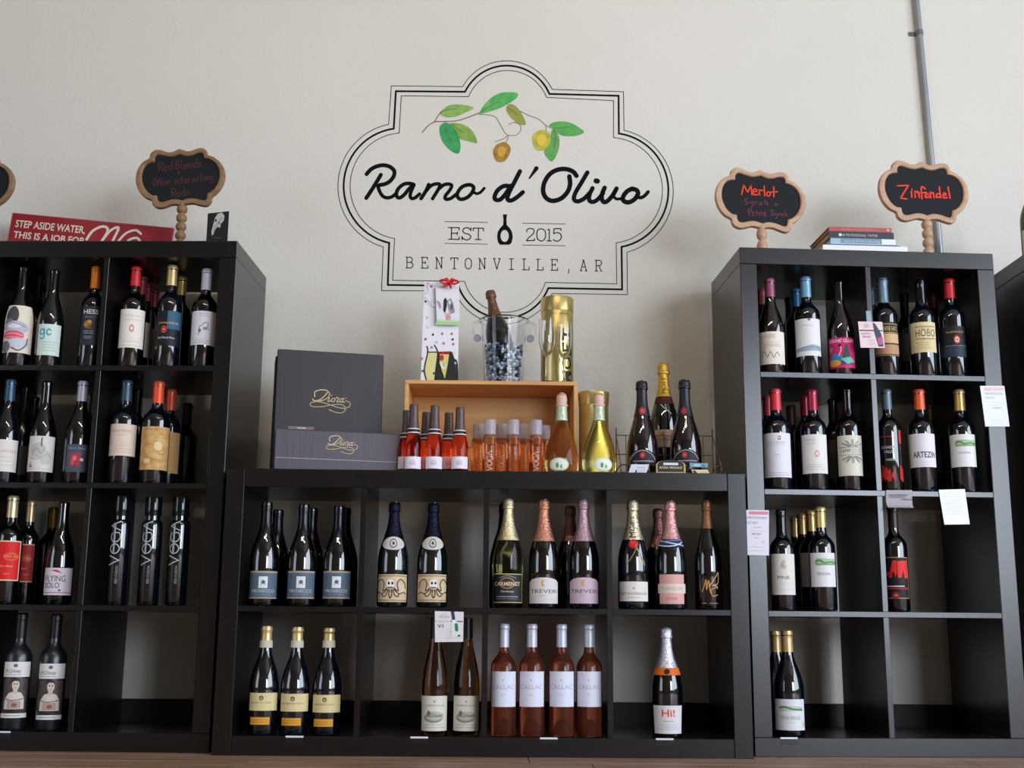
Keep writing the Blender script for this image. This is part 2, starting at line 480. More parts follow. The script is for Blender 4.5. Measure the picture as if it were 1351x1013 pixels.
def thinvoga(u0, u1, v0, v1, c, w=.016):
    L_ = [[(0, 1), (.5, 0), (1, 1)], [(.5, 0), (.12, .2), (0, .5), (.12, .8), (.5, 1), (.88, .8), (1, .5), (.88, .2), (.5, 0)],
          [(.95, .82), (.5, 1), (.12, .8), (0, .5), (.12, .2), (.5, 0), (.95, .12), (.98, .5)], [(0, 0), (.5, 1), (1, 0)]]
    r = []
    for k, st in enumerate(L_):
        pts = [(u1-(u1-u0)*y, v0+(v1-v0)*(k+.09+.82*x)/4) for x, y in st]
        r.append(('l', pts, w, c, 1) if k in (1, 2) else ('l', pts, w, c))
    return r
# ---- left tall unit, top row
B('wine_bottle', 'L', 0, 32.5, 352.6, .065, 'burg', .0445, 'black', labels=[(402, 465, 62, 'e9dccb', [
    ('e', -.45, .78, .42, .2, '4c4a4f'), ('e', -.6, .62, .3, .1, '77706e'), ('e', -.15, .52, .75, .14, 'b9bac8'), ('e', -.3, .57, .5, .06, 'dfe0ea'),
    ('e', -.3, .36, .68, .095, 'dd5a6c'), ('l', [(-.9, .37), (-.3, .40), (.3, .36)], .018, 'f3aab4', 1), ('l', [(-.85, .30), (-.2, .32), (.35, .30)], .015, 'f3aab4', 1),
    ('e', 0, .2, .72, .1, 'c9ccd9'), ('e', -.7, .12, .3, .12, '6e6a72'), ('l', [(-.3, .1), (.1, .05), (.5, .16), (.6, .3)], .03, '6b6d7a', 1), ('l', [(-.9, .5), (-.4, .62), (.4, .55)], .02, '8f92a5', 1)])],
  desc='broad dark bottle with cream label of grey smoke and a pink sandwich shape')
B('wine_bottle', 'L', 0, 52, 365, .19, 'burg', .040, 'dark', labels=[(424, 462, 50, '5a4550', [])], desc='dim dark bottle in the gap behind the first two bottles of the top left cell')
B('wine_bottle', 'L', 0, 73, 357, .065, 'burg', .0395, 'green', labels=[(427.5, 468.5, 52, 'd3e3dc', [('l', [(-.40, .78), (-.62, .84), (-.78, .74), (-.66, .66), (-.45, .72), (-.42, .84)], .035, '1f97a8', 1), ('l', [(-.42, .84), (-.40, .6), (-.55, .52), (-.75, .56)], .035, '1f97a8', 1), ('l', [(.10, .80), (-.08, .84), (-.22, .74), (-.08, .65), (.12, .69)], .04, '1f97a8', 1)]+lines(.15, .42, 4, 'a9bdb6', .6))],
  desc='dark bottle with pale green label lettered gc in teal')
B('wine_bottle', 'L', 0, 127.5, 353, .065, 'bord', .0355, 'blue', cap('d9780f', .1, .4), 380, [(404, 455.5, 55, '2b3040', [('t', 'HESS', -.7, .62, .80, .92, 'd5d3cf', 'b'), ('t', 'SELECT', -.55, .5, .70, .75, '8d8a86'),
    ('e', -.25, .55, .35, .09, '8c6428'), ('e', -.1, .60, .2, .05, 'c59a4a'), ('e', -.4, .52, .15, .06, 'b08438'), ('r', -.35, .1, .43, .45, 'a57c3a'), ('t', 'CABERNET', -.6, .3, .34, .38, '9c9aa0'), ('r', -.6, .3, .30, .315, '9c9aa0'), ('t', 'SAUVIGNON', -.5, .2, .2, .24, 'b5b3b8'), ('r', -.4, .1, .17, .18, 'b5b3b8')])],
  desc='dark bottle with orange capsule and navy label with a gold crest', turn=-6)
B('wine_bottle', 'L', 0, 180, 353, .065, 'bord', .0385, 'black', cap('c01f26', .05, .3, .4), 376.7, [(407.5, 458.5, 66, 'ebe5dc', [('t', 'FERRARI', -.6, .6, .80, .85, 'c9c2b8'), ('t', 'CARANO', -.6, .6, .70, .75, 'c9c2b8'), ('e', 0, .5, .16, .10, 'd98a86'), ('e', 0, .5, .08, .05, 'ebe5dc'), ('r', -.95, .95, .235, .24, 'c9c2b8')]+lines(.06, .16, 2, 'd2ccc2'))],
  desc='bottle with red waxed top and white label bearing a small pink crest, top left unit')
for i, (x, y, D) in enumerate(((188, 366, .155), (195.5, 375, .235), (203, 383, .315))):  # caps and labels darker than the front one: cell shade put into colour
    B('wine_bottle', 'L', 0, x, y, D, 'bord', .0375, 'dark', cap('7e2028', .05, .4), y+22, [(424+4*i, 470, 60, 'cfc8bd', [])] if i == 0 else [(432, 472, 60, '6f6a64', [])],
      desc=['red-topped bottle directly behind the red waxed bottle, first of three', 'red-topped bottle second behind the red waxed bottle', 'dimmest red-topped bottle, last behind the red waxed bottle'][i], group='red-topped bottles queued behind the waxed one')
B('wine_bottle', 'L', 0, 228, 351.5, .065, 'bord', .0385, 'blue', cap('c9b27c', .5, .35), 376, [(409.5, 456, 64, '0e1620', [('r', -.1, .95, .48, .99, '2f5f7a'), ('t', 'AVALERNE', -.75, .72, .62, .68, 'cfa869'), ('e', -.3, .46, .2, .105, 'cf3a22'), ('e', -.3, .46, .12, .06, '8d1c12'), ('e', -.3, .46, .06, .03, 'd8b27a'), ('t', 'Red Blend Wine', -.7, .45, .2, .26, 'd7d7d7')])],  # teal rectangle: light caught on the right of the navy label, put into colour
  desc='gold-capped dark bottle with teal label patch and a round red seal')
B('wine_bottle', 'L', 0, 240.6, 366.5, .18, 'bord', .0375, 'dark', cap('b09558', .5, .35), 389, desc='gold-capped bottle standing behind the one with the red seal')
B('wine_bottle', 'L', 0, 273.5, 356, .065, 'bord', .0385, 'black', cap('b9b8cb', .1, .45), 382, [(410, 454.7, 66, 'dcdbe3', [('l', [(-.2, .45), (-.3, .52), (-.1, .58), (.1, .66), (.3, .62), (.25, .5), (.4, .45)], .02, '6d6d78', 1), ('e', -.25, .42, .1, .05, '6d6d78'), ('e', .1, .48, .14, .05, '8d8d98'), ('l', [(-.3, .3), (-.25, .4)], .02, '6d6d78'), ('r', -.9, .9, .16, .165, 'b9b8c2')]+lines(.06, .12, 2, 'b9b8c2')+lines(.86, .92, 2, 'b9b8c2', .35))],
  desc='bottle with lavender grey capsule and pale label with a small grey ink drawing')
# ---- left unit, second row
B('wine_bottle', 'L', 1, 14.5, 502, .065, 'burg', .041, 'blue', cap('39586a', .3, .3), 528, [(579.6, 621.8, 62, 'e6e2da', [('t', 'CHATEAU', -.5, .9, .6, .68, 'd39a80')]+lines(.2, .45, 3, 'c9c4ba'))], desc='bottle with steel blue top and white label, cut by the left edge of the photo')
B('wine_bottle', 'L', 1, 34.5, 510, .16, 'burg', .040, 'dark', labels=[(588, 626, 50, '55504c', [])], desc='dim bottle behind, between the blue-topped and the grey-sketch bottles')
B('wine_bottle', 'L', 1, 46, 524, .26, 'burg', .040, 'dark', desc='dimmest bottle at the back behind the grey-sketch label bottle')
B('wine_bottle', 'L', 1, 63, 504, .065, 'burg', .0395, 'black', labels=[(575, 622, 62, 'dcd8d4', [('e', -.2, .6, .5, .22, 'c3beba'), ('e', .3, .4, .4, .2, 'c9c5c0'), ('l', [(0, .95), (-.02, .85), (0, .72)], .03, '57534f', 1), ('l', [(-.6, .5), (-.3, .66), (0, .5), (.2, .64)], .015, '8d8884', 1), ('l', [(-.7, .4), (-.2, .35), (.4, .5), (.7, .38)], .012, '98938f', 1), ('t', 'SL', -.8, -.5, .12, .22, '4c4844'), ('r', -.9, .9, .07, .075, 'a5a09c')])],
  desc='sloping dark bottle with a pale label covered in grey sketching')
B('wine_bottle', 'L', 1, 110, 504, .065, 'burg', .0405, 'blue', cap('b9b4c6', .3, .4), 529, [(586, 622.6, 46, '4b5866', [('t', 'Mark West', -.85, .8, .82, .90, '9fb0be', 'i'), ('r', -.6, .35, .22, .70, 'b0364a'), ('e', -.2, .5, .2, .1, 'd47a86'), ('e', -.35, .35, .15, .1, 'c95b6b'), ('e', .42, .45, .16, .06, 'd9dce2')])],
  desc='bottle with silvery lilac top and slate label with a crimson square')
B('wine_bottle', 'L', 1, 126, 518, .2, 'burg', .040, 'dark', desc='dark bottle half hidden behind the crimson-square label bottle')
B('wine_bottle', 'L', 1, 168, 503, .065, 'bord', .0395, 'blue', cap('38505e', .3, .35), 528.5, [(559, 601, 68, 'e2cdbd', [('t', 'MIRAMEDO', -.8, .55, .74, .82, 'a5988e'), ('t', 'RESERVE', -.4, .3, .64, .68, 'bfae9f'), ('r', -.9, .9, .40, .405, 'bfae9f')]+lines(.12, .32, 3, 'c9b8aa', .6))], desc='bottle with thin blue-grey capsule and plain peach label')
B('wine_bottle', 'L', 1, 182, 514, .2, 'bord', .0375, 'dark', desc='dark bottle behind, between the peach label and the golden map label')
B('wine_bottle', 'L', 1, 210, 504.5, .065, 'bord', .0415, 'blue', cap('e4512a', .1, .4), 531.5, [(562.5, 619.5, 70, mat('d9b377', .55, var=1.5, vscale=(60, 60, 60), col2='c08f45'), [('t', 'TARAPACA', -.6, .7, .92, .955, '8c6a3c'), ('l', [(-.7, .5), (-.3, .6), (.1, .5), (.3, .35), (.7, .42)], .012, 'a67b40', 1), ('l', [(-.6, .3), (-.1, .25), (.5, .2)], .012, 'a67b40', 1), ('e', .2, .55, .25, .1, 'e6cd9c'), ('e', -.4, .2, .2, .06, 'e6cd9c')])],
  desc='orange-topped bottle with an antique golden map label, front one')
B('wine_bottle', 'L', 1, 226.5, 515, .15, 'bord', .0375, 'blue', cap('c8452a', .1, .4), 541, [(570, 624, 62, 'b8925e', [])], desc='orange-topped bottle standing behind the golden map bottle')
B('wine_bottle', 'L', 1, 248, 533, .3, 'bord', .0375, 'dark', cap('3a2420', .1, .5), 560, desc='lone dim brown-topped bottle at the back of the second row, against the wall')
# ---- left unit, third row
B('wine_bottle', 'L', 2, 18, 655, .06, 'bord', .0385, 'black', cap('cdbd94', .6, .35), 682.5, [(713, 766, 58, 'eccfae', [('r', -.93, .9, .03, .97, 'df2226'), ('e', .25, .6, .55, .1, 'e8663a'), ('e', .25, .6, .42, .07, 'df2226'), ('t', 'RED Sky', -.3, .8, .56, .64, 'e9a070', 'i'), ('t', 'Our Blend', -.5, .4, .34, .39, 'f0b98e', 'i'), ('t', '2016', -.2, .2, .16, .19, 'f0b98e')])],
  desc='large gold-topped bottle with bright red label, at the left edge of the third row')
B('wine_bottle', 'L', 2, 42, 661, .128, 'bord', .0315, 'black', cap('c9b080', .6, .35), 688, [(717.6, 768, 38, 'd8a070', [('r', -.97, .97, .03, .97, '9c2026'), ('e', .1, .62, .6, .1, 'b5452c'), ('t', 'Sky', -.1, .7, .56, .66, 'd8a070', 'i'), ('t', 'Blend', -.7, .1, .34, .38, 'd8a070', 'i'), ('t', '2016', -.2, .5, .18, .21, 'd8a070')])],
  desc='slim gold-topped bottle with darker red label beside the large red one')
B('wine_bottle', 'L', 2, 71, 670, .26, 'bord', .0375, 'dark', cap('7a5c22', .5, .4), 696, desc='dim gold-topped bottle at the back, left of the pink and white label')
B('wine_bottle', 'L', 2, 85.5, 663, .07, 'burg', .0410, 'black', labels=[(749, 785, 64, 'ddd3df', [('p', [(-.5, .92), (-.1, .93), (.25, .80), (-.1, .84)], 'c8385e'), ('t', 'FLYING', -.85, .45, .5, .72, '55485a'), ('t', 'SOLO', -.85, .1, .26, .46, '55485a'), ('r', -.95, .95, .08, .105, 'c2437c'), ('e', .12, .18, .07, .035, '3c3444')])],
  desc='dark bottle with pale pink label lettered FLYING SOLO')
for i, (x, y) in enumerate(((162.4, 655), (203.8, 656), (240, 656))):
    B('wine_bottle', 'L', 2, x, y, .05, 'voga', .0300, 'blue', mat('0a0d10', .08, spec=.6), 680.5, [(686, 768, 60, '000', thinvoga(-.85, .05, .26, 1, 'b9c4ca')+[('t', 'RED FUSION', -.2, .02, -.02, .26, '9aa5ab', 'v')], {'shape': 'none'})],
      desc=['straight black cylinder bottle with silver upright lettering, left of three', 'straight black cylinder bottle with silver lettering and a neck tag, middle of three', 'straight black cylinder bottle with silver lettering, right of three'][i], group='black cylinder bottles in the third row at left')
# ---- left unit, bottom row
for i, (x, y, yy) in enumerate(((29.7, 809, 0), (75.5, 811, 2.4))):
    B('wine_bottle', 'L', 3, x, y, .06, 'bord', .0385, 'matte', mat('0c1216', .4), 842, [
       (873+yy, 893+yy, 62, 'e6e6e2', [('e', -.1, .76, .14, .12, '6d6d6d'), ('t', '19 Crimes', -.85, .25, .28, .52, '3a3a3c', 'i'), ('r', -.8, .3, .14, .17, '9a9a98')]),
       (895+yy, 940+yy, 54, mat('3c3436', .5, var=1, vscale=(50, 50, 50), col2='5a4c48'), [('e', -.1, .12, .9, .14, '2b2628'), ('p', [(-.8, .1), (-.75, .42), (-.45, .58), (0, .63), (.45, .58), (.72, .42), (.75, .1)], 'd9cfc6'),
          ('r', -.16, .16, .56, .70, 'cbb9aa'), ('e', 0, .82, .27, .17, 'd9c6b8'), ('p', [(-.30, .86), (-.26, .98), (0, 1.02), (.26, .98), (.30, .86), (.15, .93), (-.15, .93)], '3a2e2c'), ('e', -.1, .84, .05, .02, '3c2c28'), ('e', .1, .84, .05, .02, '3c2c28'), ('r', -.07, .07, .72, .735, '8c5a50'),
          ('l', [(-.75, .42), (-.3, .36), (.3, .38), (.72, .42)], .03, '8a7a72', 1), ('r', -.5, .45, .12, .34, 'b59a90'), ('e', 0, .22, .2, .06, '8c5a54')]),
       (941+yy, 947+yy, 60, 'e2e2de', [('r', -.7, .5, .4, .6, '9a9a98')])],
      desc=['matte blue-black bottle with old portrait photo label, left of the pair', 'matte blue-black bottle with old portrait photo label, right of the pair'][i], group='portrait label bottles in the bottom row at left')
# ---- low unit, upper row
for i, (x, y, D, fr) in enumerate(((352.7, 663, .06, 1), (401.7, 666, .06, 1), (448, 668, .06, 1), (367.4, 673, .15, 0), (412.4, 671, .15, 0), (456, 671, .15, 0))):
    B('sparkling_bottle', 'M', 0, x, y, D, 'burg', .0415, 'black', cap('0d0d16', .2, .25), y+41, [(753, 789.5, 64, '56697a', [('r', -1, 1, .93, 1, 'a89a84'), ('r', -1, 1, 0, .05, 'a89a84'), ('r', -.28, .26, .38, .80, 'dfe4e8'), ('e', 0, .6, .12, .07, '5a6872'), ('l', [(-.12, .5), (0, .66), (.12, .5)], .02, '5a6872'), ('t', 'PROSECCO', -.7, .72, .22, .33, 'c9d3da'), ('r', -.5, .5, .14, .155, '8c9caa')])] if fr else (),
      desc=['black bottle with blue-grey PROSECCO label, left of the three in front', 'black bottle with blue-grey PROSECCO label, middle of the three in front', 'black bottle with blue-grey PROSECCO label, right of the three in front', 'black-topped bottle behind the left PROSECCO bottle', 'black-topped bottle behind the middle PROSECCO bottle', 'black-topped bottle behind the right PROSECCO bottle'][i],
      group='black prosecco bottles in the low unit')
def octo(sh):
    return [('r', -1, 1, .93, .95, '2b2622'), ('r', -1, 1, .05, .07, '2b2622'), ('e', sh-.02, .66, .24, .17, 'e8e6e4'), ('e', sh-.1, .68, .06, .05, '15151c'), ('e', sh+.1, .68, .06, .05, '15151c'), ('r', sh-.15, sh+.13, .50, .54, '15151c')]+[
      ('l', [(sh+q*a, b) for a, b in pts], .028, '17171f', 1) for q in (-1, 1) for pts in (
        [(.2, .5), (.45, .4), (.38, .65), (.55, .82), (.85, .7), (.95, .5)], [(.18, .46), (.5, .3), (.8, .36), (.95, .28)], [(.12, .44), (.25, .25), (.42, .2), (.5, .3)], [(.05, .44), (.08, .25), (.0, .14)])]
for i, (x, y) in enumerate(((520.8, 663), (572.2, 664))):
    B('sparkling_bottle', 'M', 0, x, y, .065, 'champ', .0445, 'green', foil('14162a'), 708, [
       (708, 726, 56, 'cdc8c2', [('e', 0, .5, .3, .34, '3c3c48'), ('e', 0, .5, .24, .27, 'cdc8c2'), ('e', 0, .5, .1, .12, '3c3c48')], {'neck': 1, 'shape': 'e', 'off': .0012}),
       (757.5, 794, 64, mat('dcc8a8', .5, var=1, vscale=(30, 30, 30), col2='cbb088'), octo(-.1 if i == 0 else .1))],
      desc=['sparkling bottle with a skull-headed octopus label, left one', 'sparkling bottle with a skull-headed octopus label, right one'][i], group='octopus label sparkling bottles')
B('sparkling_bottle', 'M', 0, 670.5, 658.5, .065, 'champ', .0445, 'white', foil('dfd2a8'), 712.7, [(756.7, 795, 68, 'd8c070', [('r', -.96, .96, .025, .975, '23282c'), ('e', -.02, .68, .42, .2, 'a08060'), ('e', -.02, .68, .36, .16, '3a3028'), ('t', 'CARMENET', -.78, .74, .58, .72, 'd8c2a0', 'b'), ('l', [(-.45, .86), (0, .93), (.45, .86)], .015, 'b8b0a0', 1), ('t', 'Chardonnay', -.35, .35, .34, .42, 'e8e4dc', 'i'), ('r', -.65, .6, .20, .22, 'b8b4ac'), ('r', -.65, .6, .13, .145, '8a8680')])],
  desc='yellow-green clear sparkling bottle with pale gold foil and black gold-edged label')
B('sparkling_bottle', 'M', 0, 659, 664, .18, 'champ', .043, 'dark', foil('17161a'), 716, desc='black-foiled bottle hidden behind the yellow-green one')
for i, (x, y, fc, lc, D) in enumerate(((717.5, 659.5, 'c98a70', 'd9d3d2', .065), (770, 659.5, 'c3a2ae', 'cfb6c6', .065), (752.4, 668, '9c6f68', None, .15))):
    B('sparkling_bottle', 'M', 0, x, y, D, 'champ', .0435, 'black', foil(fc), 714, [(761.6, 796, 66, lc, [('e', -.02, .78, .13, .12, 'd89a4c'), ('e', .05, .78, .08, .09, lc), ('t', 'TREVERI', -.82, .86, .40, .54, '5a5660'), ('t', 'BRUT', -.25, .1, .28, .32, '9a949a'), ('r', -.9, .9, .14, .145, 'a8a2a8')], {'shape': 'arch', 'a': .22})] if lc else (),
      desc=['sparkling bottle with rose-gold foil and white arched label', 'sparkling bottle with lilac-pink foil and pinkish arched label', 'dusky pink-foiled bottle behind the pinkish arched label one'][i])
def mo_extra(root, P, h, rf, zat):
    z = zat(718, .02)
    bm = bmesh.new(); bmesh.ops.create_uvsphere(bm, u_segments=16, v_segments=8, radius=.0135)
    for v in bm.verts: v.co.y *= .25
    o = link('wax_seal', bm_mesh(bm, 'wax_seal', True), mat('c8201f', .35), root, (0, -rf(z)-.001, z)); o.rotation_euler = (-.25, 0, 0)
B('sparkling_bottle', 'M', 0, 834.5, 661, .065, 'champ', .0445, 'blue', foil('dccfb0'), 712, [
   (673, 709, 40, '000', [('t', 'MOET', -.55, .35, 0, .82, '2c2a2c', 'v'), ('p', [(-.3, .98), (.3, .98), (0, 1.12)], '2c2a2c')], {'shape': 'none', 'neck': 1, 'off': .0014}),
   (716, 745, 60, '000', [('l', [(.1, 1), (.5, .4), (.75, 0)], .05, 'b5a476', 1), ('l', [(.25, .8), (-.15, .3), (-.4, .05)], .04, '8c8060', 1)], {'shape': 'none'}),
   (767, 793, 64, 'e3dcd6', [('t', 'MOET & CHANDON', -.9, .85, .32, .46, '77706c'), ('e', 0, .66, .06, .06, 'a8a09a'), ('r', -.4, .4, .18, .21, 'b0a8a2')])],
  desc='champagne bottle with cream foil, round red seal and white label', extra=mo_extra)
B('sparkling_bottle', 'M', 0, 884, 661.5, .065, 'champ', .0435, 'green', foil('d7a09c'), 712.5, [
   (711.5, 722, 70, '252c58', [('l', [(-1, .3), (0, .1), (1, .7)], .14, 'cfd3e4', 1), ('l', [(-1, .9), (0, .5), (1, .2)], .12, 'cfd3e4', 1), ('l', [(-1, .6), (0, .8), (1, .9)], .08, '8d94bc', 1)], {'neck': 1, 'off': .0014}),
   (757.5, 796.6, 52, 'dba8a0', [('r', -1.18, 1.18, .36, .68, 'e2cfc4'), ('t', 'CHANDON', -.85, .85, .46, .58, 'b8a394'), ('t', 'ROSE', -.4, .4, .14, .22, 'b86a68')])],
  desc='sparkling bottle with pink foil, blue striped neck ribbon and pink label')
B('sparkling_bottle', 'M', 0, 868, 672, .15, 'champ', .0425, 'dark', foil('b07878'), 722, desc='pink-foiled bottle behind, left of the blue-ribboned one')
B('sparkling_bottle', 'M', 0, 932, 661, .065, 'champ', .0395, 'black', foil('94684c'), 697, [(758, 786, 50, '000', [
    ('l', [(-.55, .2), (-.35, .5), (-.2, .75), (-.18, .3), (0, .72), (.1, .3), (.15, .15)], .05, 'c98f4e', 1), ('l', [(.05, .45), (.6, .9), (.85, 1.1), (.8, .6), (.35, .5), (.7, .45), (.75, .35)], .045, 'd9a765', 1), ('l', [(.7, .4), (.2, .3), (.3, 0), (.75, .05)], .045, 'c98f4e', 1)], {'shape': 'none'}),
    (794, 797, 50, '000', [('r', -.6, -.2, .3, .6, 'b98a4e'), ('r', .05, .75, .3, .6, 'b98a4e')], {'shape': 'none'})],
  desc='dark sparkling bottle with bronze foil and gold script on the glass')
# ---- low unit, lower row
def collar(root, P, h, rf, zat):
    z0, z1 = zat(854.5, .02), zat(845, .02)
    link('neck_collar', lathe_me('neck_collar', [(rf(z0)+.001, z0), (rf(z0)+.0032, z0+.0005), (rf(z1)+.0032, z1), (rf(z1)+.001, z1+.0005)], 24), paper('cfc9b6'), root)
for i, (x, y, yy) in enumerate(((352.3, 826.5, 0), (393, 828, 1.2), (434.7, 829, 2.6))):
    B('wine_bottle', 'M', 1, x, y, .06, 'burg', .0415, 'blue', cap('d9bf88', .5, .35), 846, [
        (914+yy, 937.5+yy, 64, 'dfd09a', [('e', -.12, .72, .13, .13, '6a5a44'), ('e', -.12, .70, .05, .05, 'dfd09a'), ('t', 'MIONETTO VIVO', -.8, .5, .40, .50, 'a08c5c')]),
        (946+yy, 956+yy, 40, 'dd9c30', [('r', -.9, .9, .6, .66, 'b87818'), ('r', -.9, .9, .3, .36, 'b87818')], {'cu': -12})],
      desc=['gold-topped bottle with cream and orange labels, left of three', 'gold-topped bottle with cream and orange labels, middle of three', 'gold-topped bottle with cream and orange labels, right of three'][i], group='cream and orange label bottles in the low unit', extra=collar)
for i, (x, y) in enumerate(((575.5, 815.5), (616.8, 816))):
    B('wine_bottle', 'M', 1, x, y, .07, 'flute', .0375, 'amber', mat('1c1c1a', .4), 841.8, [(918, 964.4, 68, 'ddd7c8', [('e', 0, .84, .07, .04, 'b0a894'), ('t', 'LUMIERE ROSE', -.7, .7, .70, .75, '9a927e'),
        ('e', -.05, .38, .62, .15, '8f8d84'), ('e', 0, .43, .6, .13, 'b9b6ab'), ('e', -.35, .50, .12, .08, '77756c'), ('r', -.5, .5, .40, .44, '8a887e'), ('l', [(-.6, .42), (-.2, .5), (.2, .44), (.6, .48)], .015, '6a685f', 1)]+lines(.10, .18, 2, 'b3ac98', .7))],
      desc=['tall slim amber rosé bottle with cream etching label, left of the pair', 'tall slim amber rosé bottle with cream etching label, right of the pair'][i], group='slim amber bottles in the low unit')
for i, (x, y) in enumerate(((665.2, 823.5), (702, 824), (741, 824), (777, 824.5))):
    B('wine_bottle', 'M', 1, x, y, .055, 'bord', .0365, 'rose', cap('c3c6d6', .3, .4), 853.6, [(885.8, 932.5, 66, 'dcdfee', [('t', 'CALLAC', -.85, .8, .50, .62, 'bba6c6'), ('e', -.05, .76, .05, .02, 'a8a6bc'), ('t', 'ROSE', -.15, .1, .33, .36, 'b3b0c6')])],
      desc=['clear pink rosé bottle with silver top, first of the row of four from the left', 'clear pink rosé bottle with silver top, second of four from the left', 'clear pink rosé bottle with silver top, third of four from the left', 'clear pink rosé bottle with silver top, rightmost of the four'][i], group='pink rosé bottles in the low unit')
def hi_extra(root, P, h, rf, zat):
    z0, z1 = zat(890.5, .02), zat(881, .02)
    c = link('neck_band', lathe_me('neck_band', [(rf(z0)+.001, z0), (rf(z0)+.002, z0+.0005), (rf(z1)+.0026, z1), (rf(z1)+.001, z1+.0005)], 24), paper('e0691c'), root)
B('sparkling_bottle', 'M', 1, 878.8, 828.5, .06, 'champ', .0435, 'black', foil('d5d6e2'), 883, [(930.8, 968, 64, 'dad8dc', [('t', 'Hi!', -.35, .42, .60, .86, 'e0502c', 'b'), ('t', 'Moscato', -.3, .35, .42, .48, '9c96a0', 'i')]+lines(.16, .32, 3, 'b3afb6', .7), {'shape': 'taper'}), (882, 889, 12, '1c1c26', [], {'neck': 1, 'shape': 'e', 'off': .0035})],
  desc='sparkling bottle with silver foil, orange neck band and a label reading Hi!', extra=hi_extra)
# ---- right tall unit, top row
B('wine_bottle', 'R', 0, 1015, 369, .065, 'burg', .0405, 'brownblack', cap('8c4a68', .2, .35), 391, [(437, 480, 66, 'e3d9cc', [('t', 'KUNDE', -.8, .25, .80, .92, 'b3a89a'), ('r', -.8, .5, .66, .67, 'b3a89a'), ('l', [(-.7, .25), (-.5, .4), (-.3, .22), (-.1, .38), (.1, .2), (.3, .36), (.5, .24)], .02, '8d8074', 1), ('l', [(-.7, .42), (-.4, .5)], .015, '8d8074')]+lines(.55, .6, 2, 'c3b8aa', .6))],
  desc='sloping bottle with mauve top and cream label with a scribbled line, leftmost in its cell')
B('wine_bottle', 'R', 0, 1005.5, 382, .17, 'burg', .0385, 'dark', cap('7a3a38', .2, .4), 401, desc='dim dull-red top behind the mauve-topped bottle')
B('wine_bottle', 'R', 0, 1062.5, 367, .065, 'bord', .0390, 'blue', cap('6fa0be', .25, .35), 391.5, [(420, 469, 68, 'dfe0e0', [('e', .1, .97, .1, .03, '6a7a88'), ('t', 'STERLING', -.6, .4, .80, .84, 'b5bdc4'), ('p', [(-.9, .12), (.95, .14), (.95, .26), (.3, .30), (-.3, .24), (-.9, .2)], '93a7b5'), ('l', [(-.8, .2), (0, .24), (.9, .22)], .014, '5c7488', 1)])],
  desc='light-blue-topped bottle with white label of a misty lake strip, front one')
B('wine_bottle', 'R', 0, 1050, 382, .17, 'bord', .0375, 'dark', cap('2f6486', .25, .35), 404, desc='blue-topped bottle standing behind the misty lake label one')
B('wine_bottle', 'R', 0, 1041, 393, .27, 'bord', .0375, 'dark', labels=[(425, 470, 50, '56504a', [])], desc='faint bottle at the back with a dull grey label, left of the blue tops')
B('wine_bottle', 'R', 0, 1106, 372, .065, 'burg', .0405, 'brownblack', labels=[(445, 485, 66, 'c81f6c', [('t', 'CHRONIC CELLARS', -.9, .9, .84, .95, 'f0c9d8', 'b'), ('p', [(-.1, .1), (.2, .75), (.35, .8), (.6, .3), (.7, .12)], '3a4048'), ('p', [(-.9, .32), (-.5, .5), (-.1, .42), (.2, .25), (-.3, .2), (-.9, .22)], '2f7fae'), ('e', -.5, .16, .4, .11, 'd99a2c'), ('p', [(-.1, .3), (.5, .36), (.95, .22), (.3, .12)], '5cb8a4'), ('e', -.75, .62, .12, .1, '7fa060'), ('l', [(-.2, .4), (-.05, .6), (-.1, .75)], .04, 'e8a8b8', 1), ('e', -.12, .74, .1, .04, '1c1c20')])],
  desc='dark bottle with vivid magenta label of colourful cartoon shapes')
B('wine_bottle', 'R', 0, 1163.5, 368, .065, 'bord', .0400, 'blue', cap('6a8294', .3, .35), 399, [(424.6, 469.7, 66, '1f1a16', [('r', -1, 1, .93, .95, 'b59a6a'), ('t', 'NINE HATS', -.1, .9, .74, .88, 'd0b078'), ('r', -1, 1, .68, .70, 'b59a6a'), ('r', -1, 1, .38, .66, 'cfae7c'), ('r', -1, 1, .06, .34, 'b88c6c'), ('r', -1, 1, .02, .035, 'b59a6a')])],
  desc='grey-blue-topped bottle with banded black and gold label behind the hanging card')
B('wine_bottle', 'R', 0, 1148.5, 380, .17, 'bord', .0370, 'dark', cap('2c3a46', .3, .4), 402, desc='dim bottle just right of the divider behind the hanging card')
B('wine_bottle', 'R', 0, 1213, 370, .065, 'bord', .0395, 'blue', mat('0a0a0e', .12, spec=.6), 400, [(424.6, 464.5, 66, 'dccb9a', [('t', 'HOBO', -.5, .85, .52, .76, '4a4434'), ('r', -.5, .85, .84, .86, '4a4434'), ('r', -.2, .5, .79, .80, '4a4434'), ('r', -.5, .85, .44, .46, '4a4434'), ('r', -.2, .5, .40, .41, '4a4434')]+lines(.12, .32, 4, 'b5a678', .5))],
  desc='black-topped bottle with tan label lettered HOBO')
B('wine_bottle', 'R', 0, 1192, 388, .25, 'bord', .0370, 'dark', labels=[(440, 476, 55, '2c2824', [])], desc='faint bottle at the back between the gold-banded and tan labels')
B('wine_bottle', 'R', 0, 1251.5, 369, .065, 'bord', .0395, 'blue', cap('c0212c', .1, .35), 393, [(430, 471, 66, '101419', [('r', -1, 1, .02, .38, '22303c'), ('t', 'ALERNOS', -.45, .75, .78, .84, 'c98c5c'), ('e', .25, .56, .2, .13, 'cf4a2c'), ('e', .25, .56, .12, .08, 'e8ddd0'), ('e', .25, .56, .07, .05, 'cf4a2c'), ('r', -.5, .9, .36, .38, '6a7684')])],
  desc='red-topped black bottle with a round orange seal on its label')
